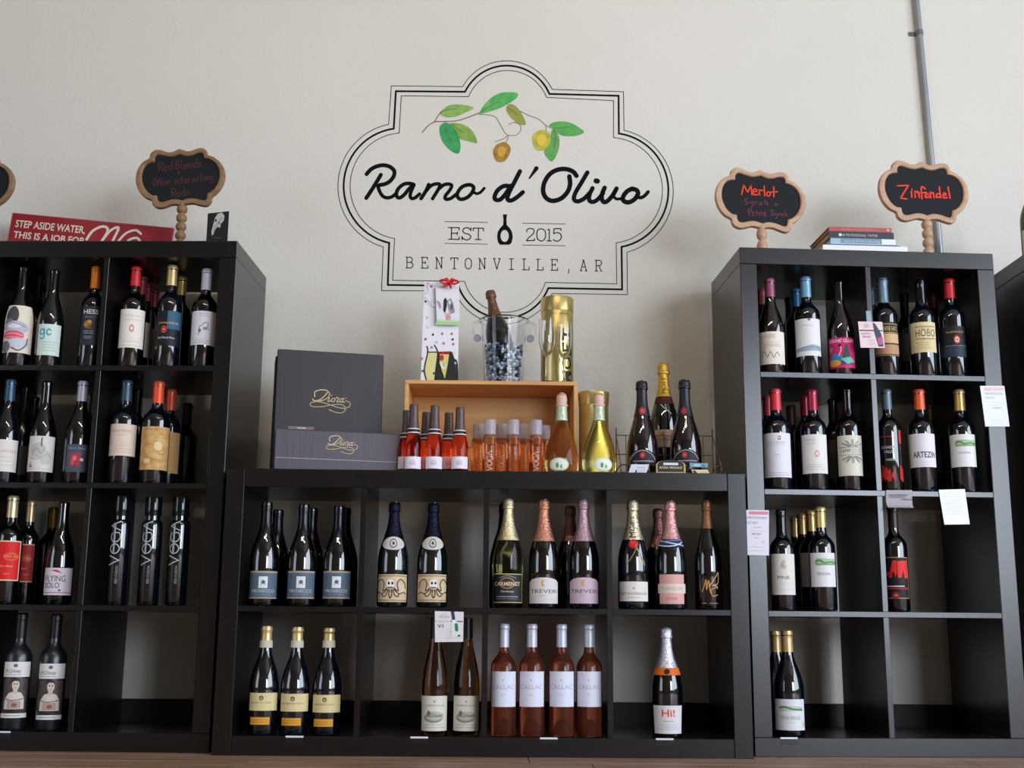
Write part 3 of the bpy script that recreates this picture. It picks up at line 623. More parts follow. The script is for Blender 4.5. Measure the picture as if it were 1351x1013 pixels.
B('wine_bottle', 'R', 0, 1236.5, 390, .25, 'bord', .0370, 'dark', cap('5a1c18', .1, .4), 406, desc='dim red-topped bottle at the back, left of the orange seal one')
# ---- right unit, second row
B('wine_bottle', 'R', 1, 1022.5, 514, .06, 'bord', .0415, 'blue', cap('cf3a45', .1, .4), 540.6, [(570.8, 629.4, 68, 'dfdfe8', [('r', .05, .22, .84, .93, 'c8605a'), ('r', .09, .18, .87, .91, 'dfdfe8'), ('t', 'FRANCISCAN', -.7, .5, .76, .80, 'b5b3bd'), ('r', -.7, .5, .72, .725, 'b5b3bd'), ('r', -.15, .1, .50, .51, '9a98a8')]+lines(.05, .10, 2, 'c3c1cc', .7))],
  desc='coral-topped bottle with tall blank-looking white label and tiny red square')
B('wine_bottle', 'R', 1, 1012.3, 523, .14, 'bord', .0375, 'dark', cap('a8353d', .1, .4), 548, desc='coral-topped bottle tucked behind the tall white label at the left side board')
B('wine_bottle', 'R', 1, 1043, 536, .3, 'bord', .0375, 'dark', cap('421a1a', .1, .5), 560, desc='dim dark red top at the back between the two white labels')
B('wine_bottle', 'R', 1, 1071, 515, .06, 'bord', .0390, 'blue', cap('9a2038', .25, .3), 541, [(572.7, 624.3, 66, 'e3e0dc', [('t', 'FERRARI', -.7, .05, .83, .89, 'c0bbb4'), ('t', 'CARANO', -.5, .05, .75, .79, 'c0bbb4'), ('e', .15, .5, .16, .09, 'd9a8a2'), ('e', .15, .5, .08, .045, 'e3e0dc')]+lines(.1, .22, 3, 'cbc6c0', .7))],
  desc='crimson-topped bottle with white label and faint pink crest, middle of its cell')
B('wine_bottle', 'R', 1, 1061.5, 523, .14, 'bord', .0375, 'dark', cap('7a1c28', .2, .3), 548, desc='crimson-topped bottle tucked behind the faint pink crest one')
camp = [('r', -.75, -.3, .69, .70, '7a7a72'), ('t', 'CAMP', -.72, .05, .575, .66, '5c5c54')]
for s_ in (1, -1):
    for a in (35, 60, 90, 120, 145):
        for k in (0, 1):
            ca, sa = math.cos(math.radians(a)), math.sin(math.radians(a))
            x0 = .15+.25*ca; y0 = .60+s_*(.10+.03*sa)
            camp.append(('l', [(x0+k*.09, y0), (x0+.6*ca+k*.09, y0+s_*.16*sa)], .012, '7f857c'))
camp += [('r', .1, .9, y, y+.008, '8a8f86') for y in (.55, .60, .65)]+[('r', -.8, .9, y, y+.008, '7f857c') for y in (.51, .70)]
B('wine_bottle', 'R', 1, 1117, 514, .06, 'bord', .0385, 'black', mat('0a0a0e', .12, spec=.6), 546, [(574, 627.4, 64, 'd9d7c8', camp)], desc='black-topped bottle with pale label of radiating lines lettered CAMP')
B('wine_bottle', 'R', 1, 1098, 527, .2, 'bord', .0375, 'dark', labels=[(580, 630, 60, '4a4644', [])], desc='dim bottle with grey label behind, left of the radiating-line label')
B('wine_bottle', 'R', 1, 1169, 515, .055, 'bord', .0365, 'black', cap('5f7178', .3, .4), 540, [(567, 640, 66, '000', [('r', -.8, .2, .875, .885, 'c8282c'), ('r', .72, 1, .76, 1, 'c8383c'), ('t', 'ALEXANDER', -.6, .35, .66, .71, 'c9c9cc'), ('t', 'VALLEY', -.4, .35, .58, .63, 'c9c9cc'), ('t', 'HOMESTEAD', -.3, .35, .44, .48, 'c9c9cc')]+[
    ('p', [(x-.1, .06+.1*((k*5) % 3)/2), (x+.12, .08), (x+.08, .26+.08*((k*7) % 4)/3), (x-.08, .22+.05*((k*3) % 4))], 'c02a2c') for k, x in enumerate((-.7, -.5, -.3, -.1, .15, .75, .9))], {'shape': 'none'})],
  desc='grey-capped black bottle printed with red drips, beside the divider')
B('wine_bottle', 'R', 1, 1212, 515, .06, 'bord', .0395, 'blue', cap('df5a2c', .15, .35), 540, [(571.7, 616, 66, 'e2dee4', [('t', 'ARTEZIN', -.65, .88, .28, .46, '43434c', 'b')]+lines(.06, .14, 2, 'cfcbd2', .5))], desc='orange-topped bottle with white label lettered ARTEZIN')
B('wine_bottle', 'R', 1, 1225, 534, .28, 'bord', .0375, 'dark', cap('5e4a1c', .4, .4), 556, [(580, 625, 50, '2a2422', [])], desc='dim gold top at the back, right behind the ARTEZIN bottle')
GREEN = [('p', [(-.5, .62), (-.45, .84), (1, .82), (1, .64)], 'a9c49a'), ('l', [(-.5, .74), (-.2, .78), (.1, .70), (.5, .73), (.95, .70)], .05, '5f8c5c', 1), ('l', [(-.5, .68), (-.1, .66), (.9, .66)], .04, '7fa674', 1)]
B('wine_bottle', 'R', 1, 1265, 515, .06, 'bord', .0390, 'blue', cap('c8a964', .5, .35), 541.3, [(572.7, 615.6, 64, 'e4e4e6', GREEN+[('t', 'PEDRONA', -.3, .5, .40, .46, 'a8a8a8')])], desc='gold-topped bottle with a green vineyard strip label, beside the right side board')
# ---- right unit, third row
B('wine_bottle', 'R', 2, 1030, 673, .055, 'bord', .0365, 'blue', mat('0b0d12', .15, spec=.6), 706, [(730.5, 784.5, 64, 'dfdcd6', [('e', .05, .80, .12, .06, 'c3b8a8'), ('e', .1, .68, .12, .06, 'd0b8a4'), ('e', -.05, .72, .1, .07, 'b5b0a4'), ('t', 'PINE', -.4, .45, .38, .46, '77736c'), ('r', -.8, .8, .27, .275, 'b8b4ac'), ('r', -.8, .8, .13, .135, 'b8b4ac')])], desc='black-topped bottle with tall white label, left end of the third row')
for i, (x, y, D) in enumerate(((1082, 669.5, .055), (1069.3, 674.5, .135), (1057.6, 678.5, .215), (1048.4, 682, .295))):
    B('wine_bottle', 'R', 2, x, y, D, 'bord', .0380, 'blue' if i == 0 else 'dark', cap('d2b272', .5, .35), y+26, [(729, 774, 64, 'e4e4e8' if i < 1 else '8c8c90', (GREEN+[('t', 'PEDRONA', -.4, .5, .34, .42, 'a8a8ac')]) if i == 0 else [])] if i < 2 else (),  # second label greyed, its shade put into the paper colour
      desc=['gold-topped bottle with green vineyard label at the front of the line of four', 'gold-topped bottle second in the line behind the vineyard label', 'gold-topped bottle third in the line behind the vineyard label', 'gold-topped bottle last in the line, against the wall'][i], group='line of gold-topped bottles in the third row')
B('wine_bottle', 'R', 2, 1177, 668, .055, 'bord', .0365, 'black', mat('2a1c1a', .35, metal=.2), 696, [(734.7, 789.5, 64, 'a98a50', [('r', -.95, .95, .02, .98, '1c1516'), ('p', [(-.55, .50), (-.2, .92), (.05, .92), (.05, .62), (-.1, .5), (-.1, .64), (-.3, .62), (-.3, .5)], 'd8262c'), ('p', [(.1, .5), (.1, .9), (.85, .92), (.95, .5), (.6, .48), (.5, .7), (.35, .5)], 'e0302c'), ('r', -.8, -.5, .56, .64, 'd8262c'),
    ('r', -.8, .6, .31, .42, '141420'), ('r', -.75, .55, .285, .305, 'e8e0e0'), ('r', -.7, .9, .22, .26, '9c2030'), ('e', -.1, .08, .28, .08, '8c1c2c'), ('t', '15', -.18, 0, .06, .1, 'e8d0c8')])],
  desc='bottle with black label of bold red block art, alone below the curled card')
# ---- right unit, bottom row
B('wine_bottle', 'R', 3, 1037.8, 832.5, .06, 'burg', .0435, 'blue', cap('ceb07a', .45, .35), 860, [(922.4, 963.5, 66, 'dfe1e6', [('p', [(-.6, .62), (-.55, .80), (.8, .76), (.8, .62)], 'b9cbb4'), ('l', [(-.6, .72), (-.3, .75), (.2, .68), (.75, .66)], .05, '4f7a5c', 1), ('t', 'PEPPER BRIDGE', -.55, .6, .34, .46, 'b0aeb0'), ('r', -.3, .4, .24, .25, 'b8b6b8'), ('r', .82, .98, .12, .26, 'c3b8a0')])], desc='broad gold-topped bottle with green vineyard strip label, bottom row in front')
B('wine_bottle', 'R', 3, 1022.7, 833, .15, 'burg', .0415, 'blue', cap('ceb07a', .45, .35), 860, desc='gold-topped bottle half hidden behind the one in the bottom row')
# ---- far right unit top
B('wine_bottle', 'F', -1, 1360, 232, .10, 'burg', .0435, 'olive', mat('14161c', .4), 262, [(300, 337, 64, 'd9cfae', lines(.3, .7, 3, 'b0a68a'))], desc='green glass white wine bottle with cream label on top of the far right unit')
# ---------------------------------------------------------------- painted wall logo
WN = Vector((0, 1, 0))
def wallmap(sx, sy, ox, oy):
    """image-space tracing coordinates -> point painted on the wall (wall plane y = WALLY)"""
    def f(x, y, off=0):
        P = hit(ox+x/sx, oy+y/sy, Vector((0, WALLY, 0)), WN); P.y -= .0006+off
        return P
    return f
def paint(name, polys, mp, mt, parent, off=0):
    bm = bmesh.new()
    for po in polys:
        try: bm.faces.new([bm.verts.new(mp(p[0], p[1], off)) for p in po])
        except ValueError: pass
    bmesh.ops.recalc_face_normals(bm, faces=bm.faces)
    for f in bm.faces:
        f.normal_update()
        if f.normal.y > 0: f.normal_flip()
    return link(name, bm_mesh(bm, name), mt, parent)
logo = tag(empty('wall_logo', (.74, WALLY, 1.2)), 'large painted olive branch logo reading Ramo d\'Olivo on the white wall', 'logo')
logo_inv = Matrix.Translation((-.74, -WALLY, -1.2))
def lp(name, polys, mp, mt, off=0, parent=logo):
    o = paint(name, polys, mp, mt, parent, off)
    o.data.transform(logo_inv); return o
INK = mat('101013', .8, spec=.12)
def arc3(a, b, c, n=28):
    (x1, y1), (x2, y2), (x3, y3) = a, b, c
    d = 2*(x1*(y2-y3)+x2*(y3-y1)+x3*(y1-y2))
    ux = ((x1**2+y1**2)*(y2-y3)+(x2**2+y2**2)*(y3-y1)+(x3**2+y3**2)*(y1-y2))/d
    uy = ((x1**2+y1**2)*(x3-x2)+(x2**2+y2**2)*(x1-x3)+(x3**2+y3**2)*(x2-x1))/d
    r = math.hypot(x1-ux, y1-uy); a0 = math.atan2(y1-uy, x1-ux); a1 = math.atan2(y2-uy, x2-ux); a2 = math.atan2(y3-uy, x3-ux)
    def nrm(v): return v % (2*PI)
    if nrm(a1-a0) < nrm(a2-a0): da = nrm(a2-a0)
    else: da = nrm(a2-a0)-2*PI
    return [(ux+r*math.cos(a0+da*k/n), uy+r*math.sin(a0+da*k/n)) for k in range(n+1)]
WM = wallmap(2.815, 2.815, 430, 60)
def frame(tl, t0, tm, t1, tr, r0, rm, r1, br, b0, bmid, b1, bl, l0, lm_, l1):
    return [tl, t0]+arc3(t0, tm, t1)[1:-1]+[t1, tr, r0]+arc3(r0, rm, r1)[1:-1]+[r1, br, b0]+arc3(b0, bmid, b1)[1:-1]+[b1, bl, l0]+arc3(l0, lm_, l1)[1:-1]+[l1]
outer = frame((243, 150), (508, 153), (668, 57), (840, 163), (1105, 172), (1107, 315), (1290, 545), (1118, 768), (1120, 925), (840, 921), (668, 1035), (478, 912), (207, 910), (213, 748), (45, 510), (233, 293))
mid = frame((260, 170), (517, 172), (667, 75), (830, 180), (1087, 187), (1088, 327), (1272, 542), (1098, 748), (1100, 906), (826, 901), (666, 1013), (492, 893), (230, 889), (235, 733), (66, 514), (252, 309))
inner = frame((280, 187), (530, 190), (667, 93), (820, 193), (1068, 205), (1068, 342), (1250, 545), (1078, 733), (1080, 885), (815, 880), (661, 991), (515, 876), (248, 872), (255, 717), (90, 515), (272, 325))
lp('border_line', ribbon(outer, 2.6, True), WM, INK)
lp('border_line', ribbon(mid, 7, True), WM, INK)
lp('border_line', ribbon(inner, 2.6, True), WM, INK)
# lettering, traced as brush strokes ((points), width)
S1 = wallmap(7.5055, 7.5055, 475, 210); S2 = wallmap(6.1409, 6.1409, 645, 210)
def word(name, strokes, mp, groups=None):
    if groups:
        for g in groups: word(name, [strokes[i] for i in g], mp)
        return
    polys = []
    for k, (pts, w) in enumerate(strokes):
        polys += ribbon(catmull(pts, 8), (lambda t, w=w: w(t)) if callable(w) else w*1.1)
    # spread strokes over hair-thin layers so that crossings stay clean
    return lp(name, polys, mp, INK)
word('letter', [
 ([(65, 148), (110, 100), (170, 70), (235, 60), (295, 75), (338, 115), (335, 165), (300, 215), (250, 245), (195, 256)], 36),
 ([(207, 155), (165, 225), (115, 305), (62, 385)], 36),
 ([(175, 262), (195, 320), (225, 365), (265, 382), (310, 375), (345, 350)], 32),
 ([(530, 250), (480, 240), (430, 250), (385, 285), (362, 330), (365, 370), (395, 382), (440, 350), (480, 300), (530, 250)], 34),
 ([(535, 255), (510, 310), (497, 360), (510, 388), (545, 382), (590, 345)], 32),
 ([(680, 252), (655, 310), (605, 390)], 34),
 ([(655, 315), (700, 265), (750, 245), (790, 250), (780, 290), (718, 392)], 32),
 ([(775, 300), (830, 255), (880, 247), (908, 262), (890, 305), (845, 365), (850, 395), (895, 390), (950, 350)], 32),
 ([(1060, 255), (1010, 275), (970, 325), (965, 370), (1000, 397), (1060, 380), (1110, 330), (1125, 280), (1095, 255), (1060, 255)], 34),
 ([(1115, 315), (1150, 340), (1190, 330), (1230, 288)], 26)], S1, ((0, 1, 2), (3, 4), (5, 6, 7), (8, 9)))
word('letter', [
 ([(150, 215), (110, 222), (65, 260), (46, 310), (60, 330), (95, 325), (140, 275), (175, 215)], 32),
 ([(252, 98), (205, 190), (160, 280), (152, 325), (180, 335), (225, 310), (275, 268)], 32),
 ([(385, 75), (360, 110), (328, 155)], lambda t: 36-24*t),
 ([(652, 140), (658, 200), (640, 260), (590, 315), (520, 338), (465, 315), (440, 260), (450, 190), (490, 125), (550, 88), (620, 80), (680, 100), (710, 135)], 34),
 ([(798, 108), (750, 190), (700, 275), (690, 325), (720, 342), (770, 320), (815, 275)], 32),
 ([(840, 235), (815, 290), (815, 335), (850, 345), (890, 318), (925, 275)], 32),
 ([(868, 176), (880, 178)], 38),
 ([(938, 232), (918, 280), (916, 325), (935, 348), (965, 335), (1005, 290), (1034, 238)], 33),
 ([(1030, 245), (1010, 292), (1035, 322), (1085, 316)], 22),
 ([(1160, 240), (1120, 260), (1090, 300), (1090, 335), (1130, 350), (1180, 325), (1208, 280), (1195, 250), (1160, 240)], 34),
 ([(1195, 295), (1225, 312), (1260, 298), (1290, 265)], 26)], S2, ((0, 1), (2,), (3,), (4,), (5,), (6,), (7, 8), (9, 10)))
# EST / 2015 / bottle emblem
S3 = wallmap(7.72, 7.72, 580, 275)
lp('rule_line', ribbon([(52, 133), (488, 142)], 6), S3, INK); lp('rule_line', ribbon([(48, 355), (488, 364)], 6), S3, INK)
lp('rule_line', ribbon([(845, 150), (1280, 158)], 6), S3, INK); lp('rule_line', ribbon([(845, 372), (1280, 380)], 6), S3, INK)
def strokes(lst, w):
    r = []
    for pts in lst:
        r += ribbon(pts if len(pts) == 2 else catmull(pts, 6), w)
    return r
ES = [[[(90, 194), (200, 196)], [(90, 314), (200, 316)], [(122, 194), (120, 314)], [(200, 196), (199, 222)], [(200, 290), (200, 316)], [(122, 252), (180, 254)], [(180, 240), (180, 268)]], [
 [(318, 228), (318, 197)], [(312, 215), (290, 198), (262, 198), (240, 214), (240, 238), (262, 254), (295, 262), (318, 284), (308, 308), (278, 320), (248, 312), (230, 292)], [(229, 286), (229, 318)]], [
 [(342, 200), (446, 202)], [(342, 200), (342, 226)], [(446, 202), (446, 228)], [(396, 202), (394, 316)], [(364, 316), (422, 317)]], [[(888, 240), (892, 215), (925, 203), (955, 212), (962, 240), (940, 270), (905, 300), (885, 328)], [(885, 328), (966, 326)], [(966, 326), (966, 308)]], [
 [(1030, 206), (1000, 222), (990, 266), (1000, 312), (1035, 332), (1068, 314), (1080, 268), (1068, 222), (1030, 206)]], [
 [(1098, 218), (1118, 212)], [(1118, 212), (1117, 330)], [(1095, 330), (1140, 332)]], [
 [(1236, 206), (1166, 206)], [(1166, 206), (1162, 258)], [(1162, 258), (1195, 246), (1228, 258), (1240, 288), (1226, 320), (1192, 334), (1158, 318)], [(1236, 206), (1236, 226)]]]
for k, g in enumerate(ES): lp('letter' if k < 3 else 'numeral', strokes(g, 10.5), S3, INK)
bo = [(645, 60), (687, 60), (684, 74), (681, 74), (680, 110), (684, 168), (715, 200), (738, 240), (745, 290), (735, 345), (712, 370)]
bl_ = [(616, 370), (595, 345), (585, 290), (592, 240), (615, 200), (646, 168), (652, 110), (650, 74), (646, 74)]
outl = bo+bl_; hole = [(663+42*math.cos(a*PI/12), 280+60*math.sin(a*PI/12)) for a in range(24)]
def ringfill(out, inn):
    """triangulated region between two closed polylines, matched by angle from the hole's centre"""
    cx = sum(p[0] for p in inn)/len(inn); cy = sum(p[1] for p in inn)/len(inn)
    ro = [(math.atan2(p[1]-cy, p[0]-cx), p) for p in out]
    polys = []; n = len(out)
    def near(p):
        a = math.atan2(p[1]-cy, p[0]-cx)
        return (cx+42*math.cos(a), cy+60*math.sin(a))
    for i in range(n):
        p, q = out[i], out[(i+1) % n]
        steps = max(1, int(math.hypot(p[0]-q[0], p[1]-q[1])/12))
        for k in range(steps):
            A = (p[0]+(q[0]-p[0])*k/steps, p[1]+(q[1]-p[1])*k/steps); B_ = (p[0]+(q[0]-p[0])*(k+1)/steps, p[1]+(q[1]-p[1])*(k+1)/steps)
            polys.append([A, B_, near(B_), near(A)])
    return polys
lp('bottle_emblem', ringfill(outl[:2]+outl[2:], hole), S3, INK)
# BENTONVILLE, AR in thin typewriter strokes
GL = {
 'B': [[(0, 0), (.62, 0)], [(.12, 0), (.12, 1)], [(0, 1), (.62, 1)], [(.6, 0), (.85, .12), (.85, .36), (.6, .48)], [(.12, .48), (.62, .48)], [(.6, .48), (.92, .6), (.92, .88), (.62, 1)]],
 'E': [[(0, 0), (.9, 0)], [(.15, 0), (.15, 1)], [(0, 1), (.95, 1)], [(.15, .48), (.6, .48)], [(.6, .38), (.6, .58)], [(.9, 0), (.9, .2)], [(.95, 1), (.95, .78)]],
 'N': [[(.12, 1), (.12, 0)], [(.12, 0), (.85, 1)], [(.85, 1), (.85, 0)], [(0, 1), (.28, 1)], [(0, 0), (.14, 0)], [(.7, 0), (1, 0)]],
 'T': [[(0, 0), (1, 0)], [(.5, 0), (.5, 1)], [(.3, 1), (.7, 1)], [(0, 0), (0, .2)], [(1, 0), (1, .2)]],
 'O': [[(.5, 0), (.15, .15), (.05, .5), (.15, .85), (.5, 1), (.85, .85), (.95, .5), (.85, .15), (.5, 0)]],
 'V': [[(.08, 0), (.5, 1)], [(.5, 1), (.92, 0)], [(0, 0), (.28, 0)], [(.72, 0), (1, 0)]],
 'I': [[(.2, 0), (.8, 0)], [(.5, 0), (.5, 1)], [(.2, 1), (.8, 1)]],
 'L': [[(0, 0), (.5, 0)], [(.22, 0), (.22, 1)], [(0, 1), (.95, 1)], [(.95, 1), (.95, .72)]],
 ',': [[(.5, .9), (.4, 1.25)]],
 'A': [[(.5, 0), (.1, 1)], [(.5, 0), (.9, 1)], [(.25, .64), (.75, .64)], [(0, 1), (.28, 1)], [(.72, 1), (1, 1)], [(.35, 0), (.5, 0)]],
 'R': [[(0, 0), (.6, 0)], [(.15, 0), (.15, 1)], [(0, 1), (.35, 1)], [(.6, 0), (.88, .14), (.88, .36), (.6, .5)], [(.15, .5), (.6, .5)], [(.55, .5), (.8, .95)], [(.8, 1), (.98, 1)]]}
pol = []
xs = [298, 354, 408, 464, 516, 568, 622, 676, 730, 782, 836, 890, 944, 1000]
for ch, x in zip('BENTONVILLE,AR', xs):
    y = 786+(x-298)*.0165
    pol = []
    for st in GL[ch]:
        pts = [(x+26*p[0], y+40*p[1]) for p in st]
        pol += ribbon(pts if len(pts) == 2 else catmull(pts, 5), 3.3)
    lp('letter' if ch != ',' else 'comma', pol, WM, INK)
# olive branch
SB = wallmap(5.874, 5.874, 550, 110)
TW = mat('7a4a38', .6)
br = strokes([[(42, 382), (80, 335), (135, 300), (215, 296), (310, 290), (400, 262), (480, 230)], [(135, 300), (170, 245), (205, 205), (270, 200)]], 7)
lp('twig', br, SB, TW)
br = strokes([[(480, 240), (560, 246), (610, 262), (645, 320), (680, 380), (708, 402)], [(708, 402), (760, 404), (800, 375), (805, 330), (770, 305), (730, 308), (715, 325)], [(708, 402), (670, 430), (605, 452)], [(708, 410), (700, 440), (680, 465)]], 5)
lp('twig', br, SB, TW)
br = strokes([[(800, 215), (870, 250), (940, 275), (1000, 325), (1055, 350)], [(1000, 325), (1002, 390)], [(1055, 350), (1075, 400), (1075, 470)]], 5)
lp('twig', br, SB, TW)
LEAVES = [
 ([(185, 240), (205, 200), (260, 168), (340, 165), (440, 188), (380, 225), (300, 258), (230, 262)], '6fa04a', '94b860', [(185, 235), (215, 210), (300, 198)]),
 ([(215, 305), (180, 330), (178, 390), (205, 460), (260, 520), (320, 545), (338, 500), (330, 430), (295, 360), (250, 312)], '1f8f50', '3aa55c', [(215, 305), (230, 390), (275, 450)]),
 ([(255, 312), (320, 310), (390, 335), (440, 385), (468, 462), (400, 448), (330, 425), (290, 360)], '5f9c44', '9aae48', [(265, 315), (310, 350), (365, 385)]),
 ([(485, 230), (520, 170), (580, 110), (660, 72), (775, 75), (770, 115), (700, 165), (610, 205), (500, 235)], '2fa054', '6cb45c', [(485, 230), (560, 180), (640, 140)]),
 ([(697, 180), (730, 160), (775, 185), (815, 240), (845, 315), (800, 318), (745, 280), (700, 225)], '86a048', '9a8c3c', [(697, 185), (740, 215), (780, 245)]),
 ([(1025, 325), (1080, 298), (1170, 300), (1245, 335), (1295, 380), (1220, 408), (1130, 405), (1070, 370)], '3a9c4c', '66ac54', [(1055, 348), (1110, 345), (1180, 338)]),
 ([(1050, 360), (1095, 400), (1105, 470), (1085, 550), (1045, 605), (1000, 565), (988, 520), (1025, 450)], '2f9c50', '7ca650', [(1060, 360), (1075, 420), (1060, 510)])]
for pts, c1, c2, rib in LEAVES:
    lf = lp('leaf', [catmull(pts, 5, True)], SB, mat(c1, .6, var=1.2, vscale=(38, 38, 38), col2=c2), .0004)
    lp('leaf_vein', ribbon(catmull(rib, 5), 4.5), SB, mat('5a5a30', .6), .0008, lf)
for pts, c1, c2, nm in (([(592, 540), (605, 490), (645, 462), (690, 458), (725, 500), (715, 555), (670, 608), (615, 600)], '7a5c28', 'b08a2c', 'olive'), ([(895, 430), (915, 385), (965, 362), (1015, 378), (1038, 420), (1025, 475), (980, 518), (920, 510)], '8fa03c', 'd0b83c', 'olive')):
    lp(nm, [catmull(pts, 5, True)], SB, mat(c1, .6, var=1.2, vscale=(30, 30, 30), col2=c2), .0010)
    cx = sum(p[0] for p in pts)/8; cy = sum(p[1] for p in pts)/8
    lp(nm+'_highlight', [catmull([(cx+(p[0]-cx)*.5, cy+(p[1]-cy)*.55) for p in pts], 5, True)], SB, mat('c99a34' if c1 == '7a5c28' else 'dcc040', .6), .0013)

# ---------------------------------------------------------------- conduit
cdt = tag(empty('conduit_pipe', (2.29, WALLY, 1.5)), 'grey metal conduit pipe running up the wall behind the signs', 'pipe')
PIPEM = mat('8d9296', .35, metal=.55, var=1, vscale=(8, 8, 2), col2='a3a8ab')
A_ = Vector((2.3155, WALLY-.0118, 1.1)); B_ = Vector((2.2650, WALLY-.0118, 2.9))
bm = bmesh.new(); tube_bm(bm, [A_-Vector((2.29, WALLY, 1.5)), B_-Vector((2.29, WALLY, 1.5))], .0112, 20)
link('pipe', bm_mesh(bm, 'pipe', True, 40), PIPEM, cdt)
Ps = A_+(B_-A_)*((2.455-1.1)/1.8)-Vector((2.29, WALLY, 1.5))
bm = bmesh.new()
lathe(bm, [(.0116, -.009), (.0132, -.009), (.0132, .009), (.0116, .009)], 20)
bmesh.ops.translate(bm, verts=bm.verts, vec=Ps)
box_bm(bm, Ps.x-.036, Ps.x-.009, -.0035, -.0006, Ps.z-.008, Ps.z+.008, .0008)
link('strap', bm_mesh(bm, 'strap'), mat('7c8083', .35, metal=.6), cdt)
bm = bmesh.new(); bmesh.ops.create_uvsphere(bm, u_segments=12, v_segments=6, radius=.0045)
for v in bm.verts: v.co.y *= .5
link('screw', bm_mesh(bm, 'screw', True), mat('5c6063', .3, metal=.7), cdt, (Ps.x-.027, -.0035, Ps.z))

# ---------------------------------------------------------------- chalk signs
C0 = (555, 435)
OUT = [(545, 70), (590, 82), (640, 104), (700, 104), (745, 88), (800, 78), (850, 90), (880, 125), (893, 172), (960, 205), (1030, 270), (1075, 350), (1090, 440), (1075, 530), (1030, 615), (980, 670), (928, 712), (915, 770), (880, 808), (840, 818), (770, 800), (700, 775), (630, 775), (570, 785), (510, 775), (450, 768), (390, 785), (320, 800), (260, 785), (220, 745), (205, 692), (130, 650), (65, 570), (28, 470), (24, 380), (48, 285), (105, 205), (188, 156), (205, 100), (245, 65), (290, 55), (350, 70), (415, 98), (480, 98)]
INN = [(550, 140), (590, 155), (640, 168), (700, 165), (750, 148), (800, 140), (830, 150), (845, 180), (850, 215), (905, 230), (970, 275), (1010, 340), (1025, 430), (1010, 520), (965, 600), (910, 645), (875, 660), (868, 700), (855, 735), (820, 742), (740, 715), (660, 702), (600, 712), (575, 722), (540, 710), (470, 697), (400, 708), (345, 722), (300, 715), (280, 680), (272, 635), (220, 625), (160, 575), (115, 490), (98, 400), (110, 310), (150, 240), (205, 212), (253, 205), (256, 165), (275, 130), (310, 124), (370, 142), (460, 160)]
def sign(u, px, py, D, rot, wpx, stem_px, strk, desc, wood, cat='sign'):
    U = UN[u]; c = U.pt(px, py, D)
    yl = (c-CAM).dot(CF); S = wpx/1066.0*yl/F      # metres per tracing unit
    X = (c-U.o).dot(U.a); zt = zrow(u, -1)
    root = empty('chalkboard_sign', U.w(X, D, zt+.0004), U.yaw); tag(root, desc, cat, 'wooden chalkboard signs on the shelf tops')
    hz = c.z-zt
    ca, sa = math.cos(rot), math.sin(rot)
    def L(p, y=0):
        a, b = (p[0]-C0[0])*S, (C0[1]-p[1])*S
        return Vector((a*ca-b*sa, y, hz+a*sa+b*ca))
    n = 4; out = catmull(OUT, n, True); inn = catmull(INN, n, True); N = len(out)
    # frame ring: front with rounded edges
    def lerp(p, q, t): return (p[0]+(q[0]-p[0])*t, p[1]+(q[1]-p[1])*t)
    # resample inner by angle order matched to the outer index
    bm = bmesh.new(); rings = []
    M_ = len(inn)
    pairs = []
    for i in range(N):
        # nearest inner vertex in running order keeps the ring well matched
        pairs.append((out[i], inn[int(round(i*M_/N)) % M_]))
    for t, y in ((0, .006), (0, -.004), (.12, -.008), (.5, -.0085), (.85, -.008), (1, -.005), (1, .006)):
        rings.append([bm.verts.new(L(lerp(a, b, t), y)) for a, b in pairs])
    for A, B2 in zip(rings, rings[1:]+[rings[0]]):
        for k in range(N): bm.faces.new((A[k], A[(k+1) % N], B2[(k+1) % N], B2[k]))
    bmesh.ops.recalc_face_normals(bm, faces=bm.faces)
    link('frame', bm_mesh(bm, 'frame', True, 50), wood, root)
    bm = bmesh.new(); f1 = [bm.verts.new(L(p, -.002)) for p in inn]; f2 = [bm.verts.new(L(p, .004)) for p in inn]
    bm.faces.new(f1); bm.faces.new(f2[::-1])
    bmesh.ops.triangulate(bm, faces=bm.faces); bmesh.ops.recalc_face_normals(bm, faces=bm.faces)
    bd = link('chalkboard', bm_mesh(bm, 'chalkboard'), SLATE, root)
    for color, w, stl in strk:
        bm = bmesh.new()
        for st in stl:
            pts = st if len(st) == 2 else catmull(st, 4)
            for po in ribbon(pts, w):
                try: bm.faces.new([bm.verts.new(L(p, -.0026)) for p in po])
                except ValueError: pass
        link('chalk_writing', bm_mesh(bm, 'chalk_writing'), mat(color, .8), bd)
    # turned stem and foot
    zb = L((560, 775)).z; h = zb
    k = h/5.2
    pf = [(0, 0), (.040, 0), (.042, .004), (.040, .009), (.012, .012), (.0095, .016)]
    z = .016
    nb = max(2, int((h-.016)/.028))
    st_ = (h-.016)/nb
    for i in range(nb):
        pf += [(.0095, z+st_*.04), (.0150, z+st_*.22), (.0172, z+st_*.5), (.0150, z+st_*.80), (.0095, z+st_*.97)]; z += st_
    pf += [(.010, h+.006), (0, h+.006)]
    me = lathe_me('stem', pf, 20)
    xs_ = L((570, 775)).x
    link('stem', me, wood, root, (xs_, 0, 0))
def T2(z, ox, oy, pts): return None
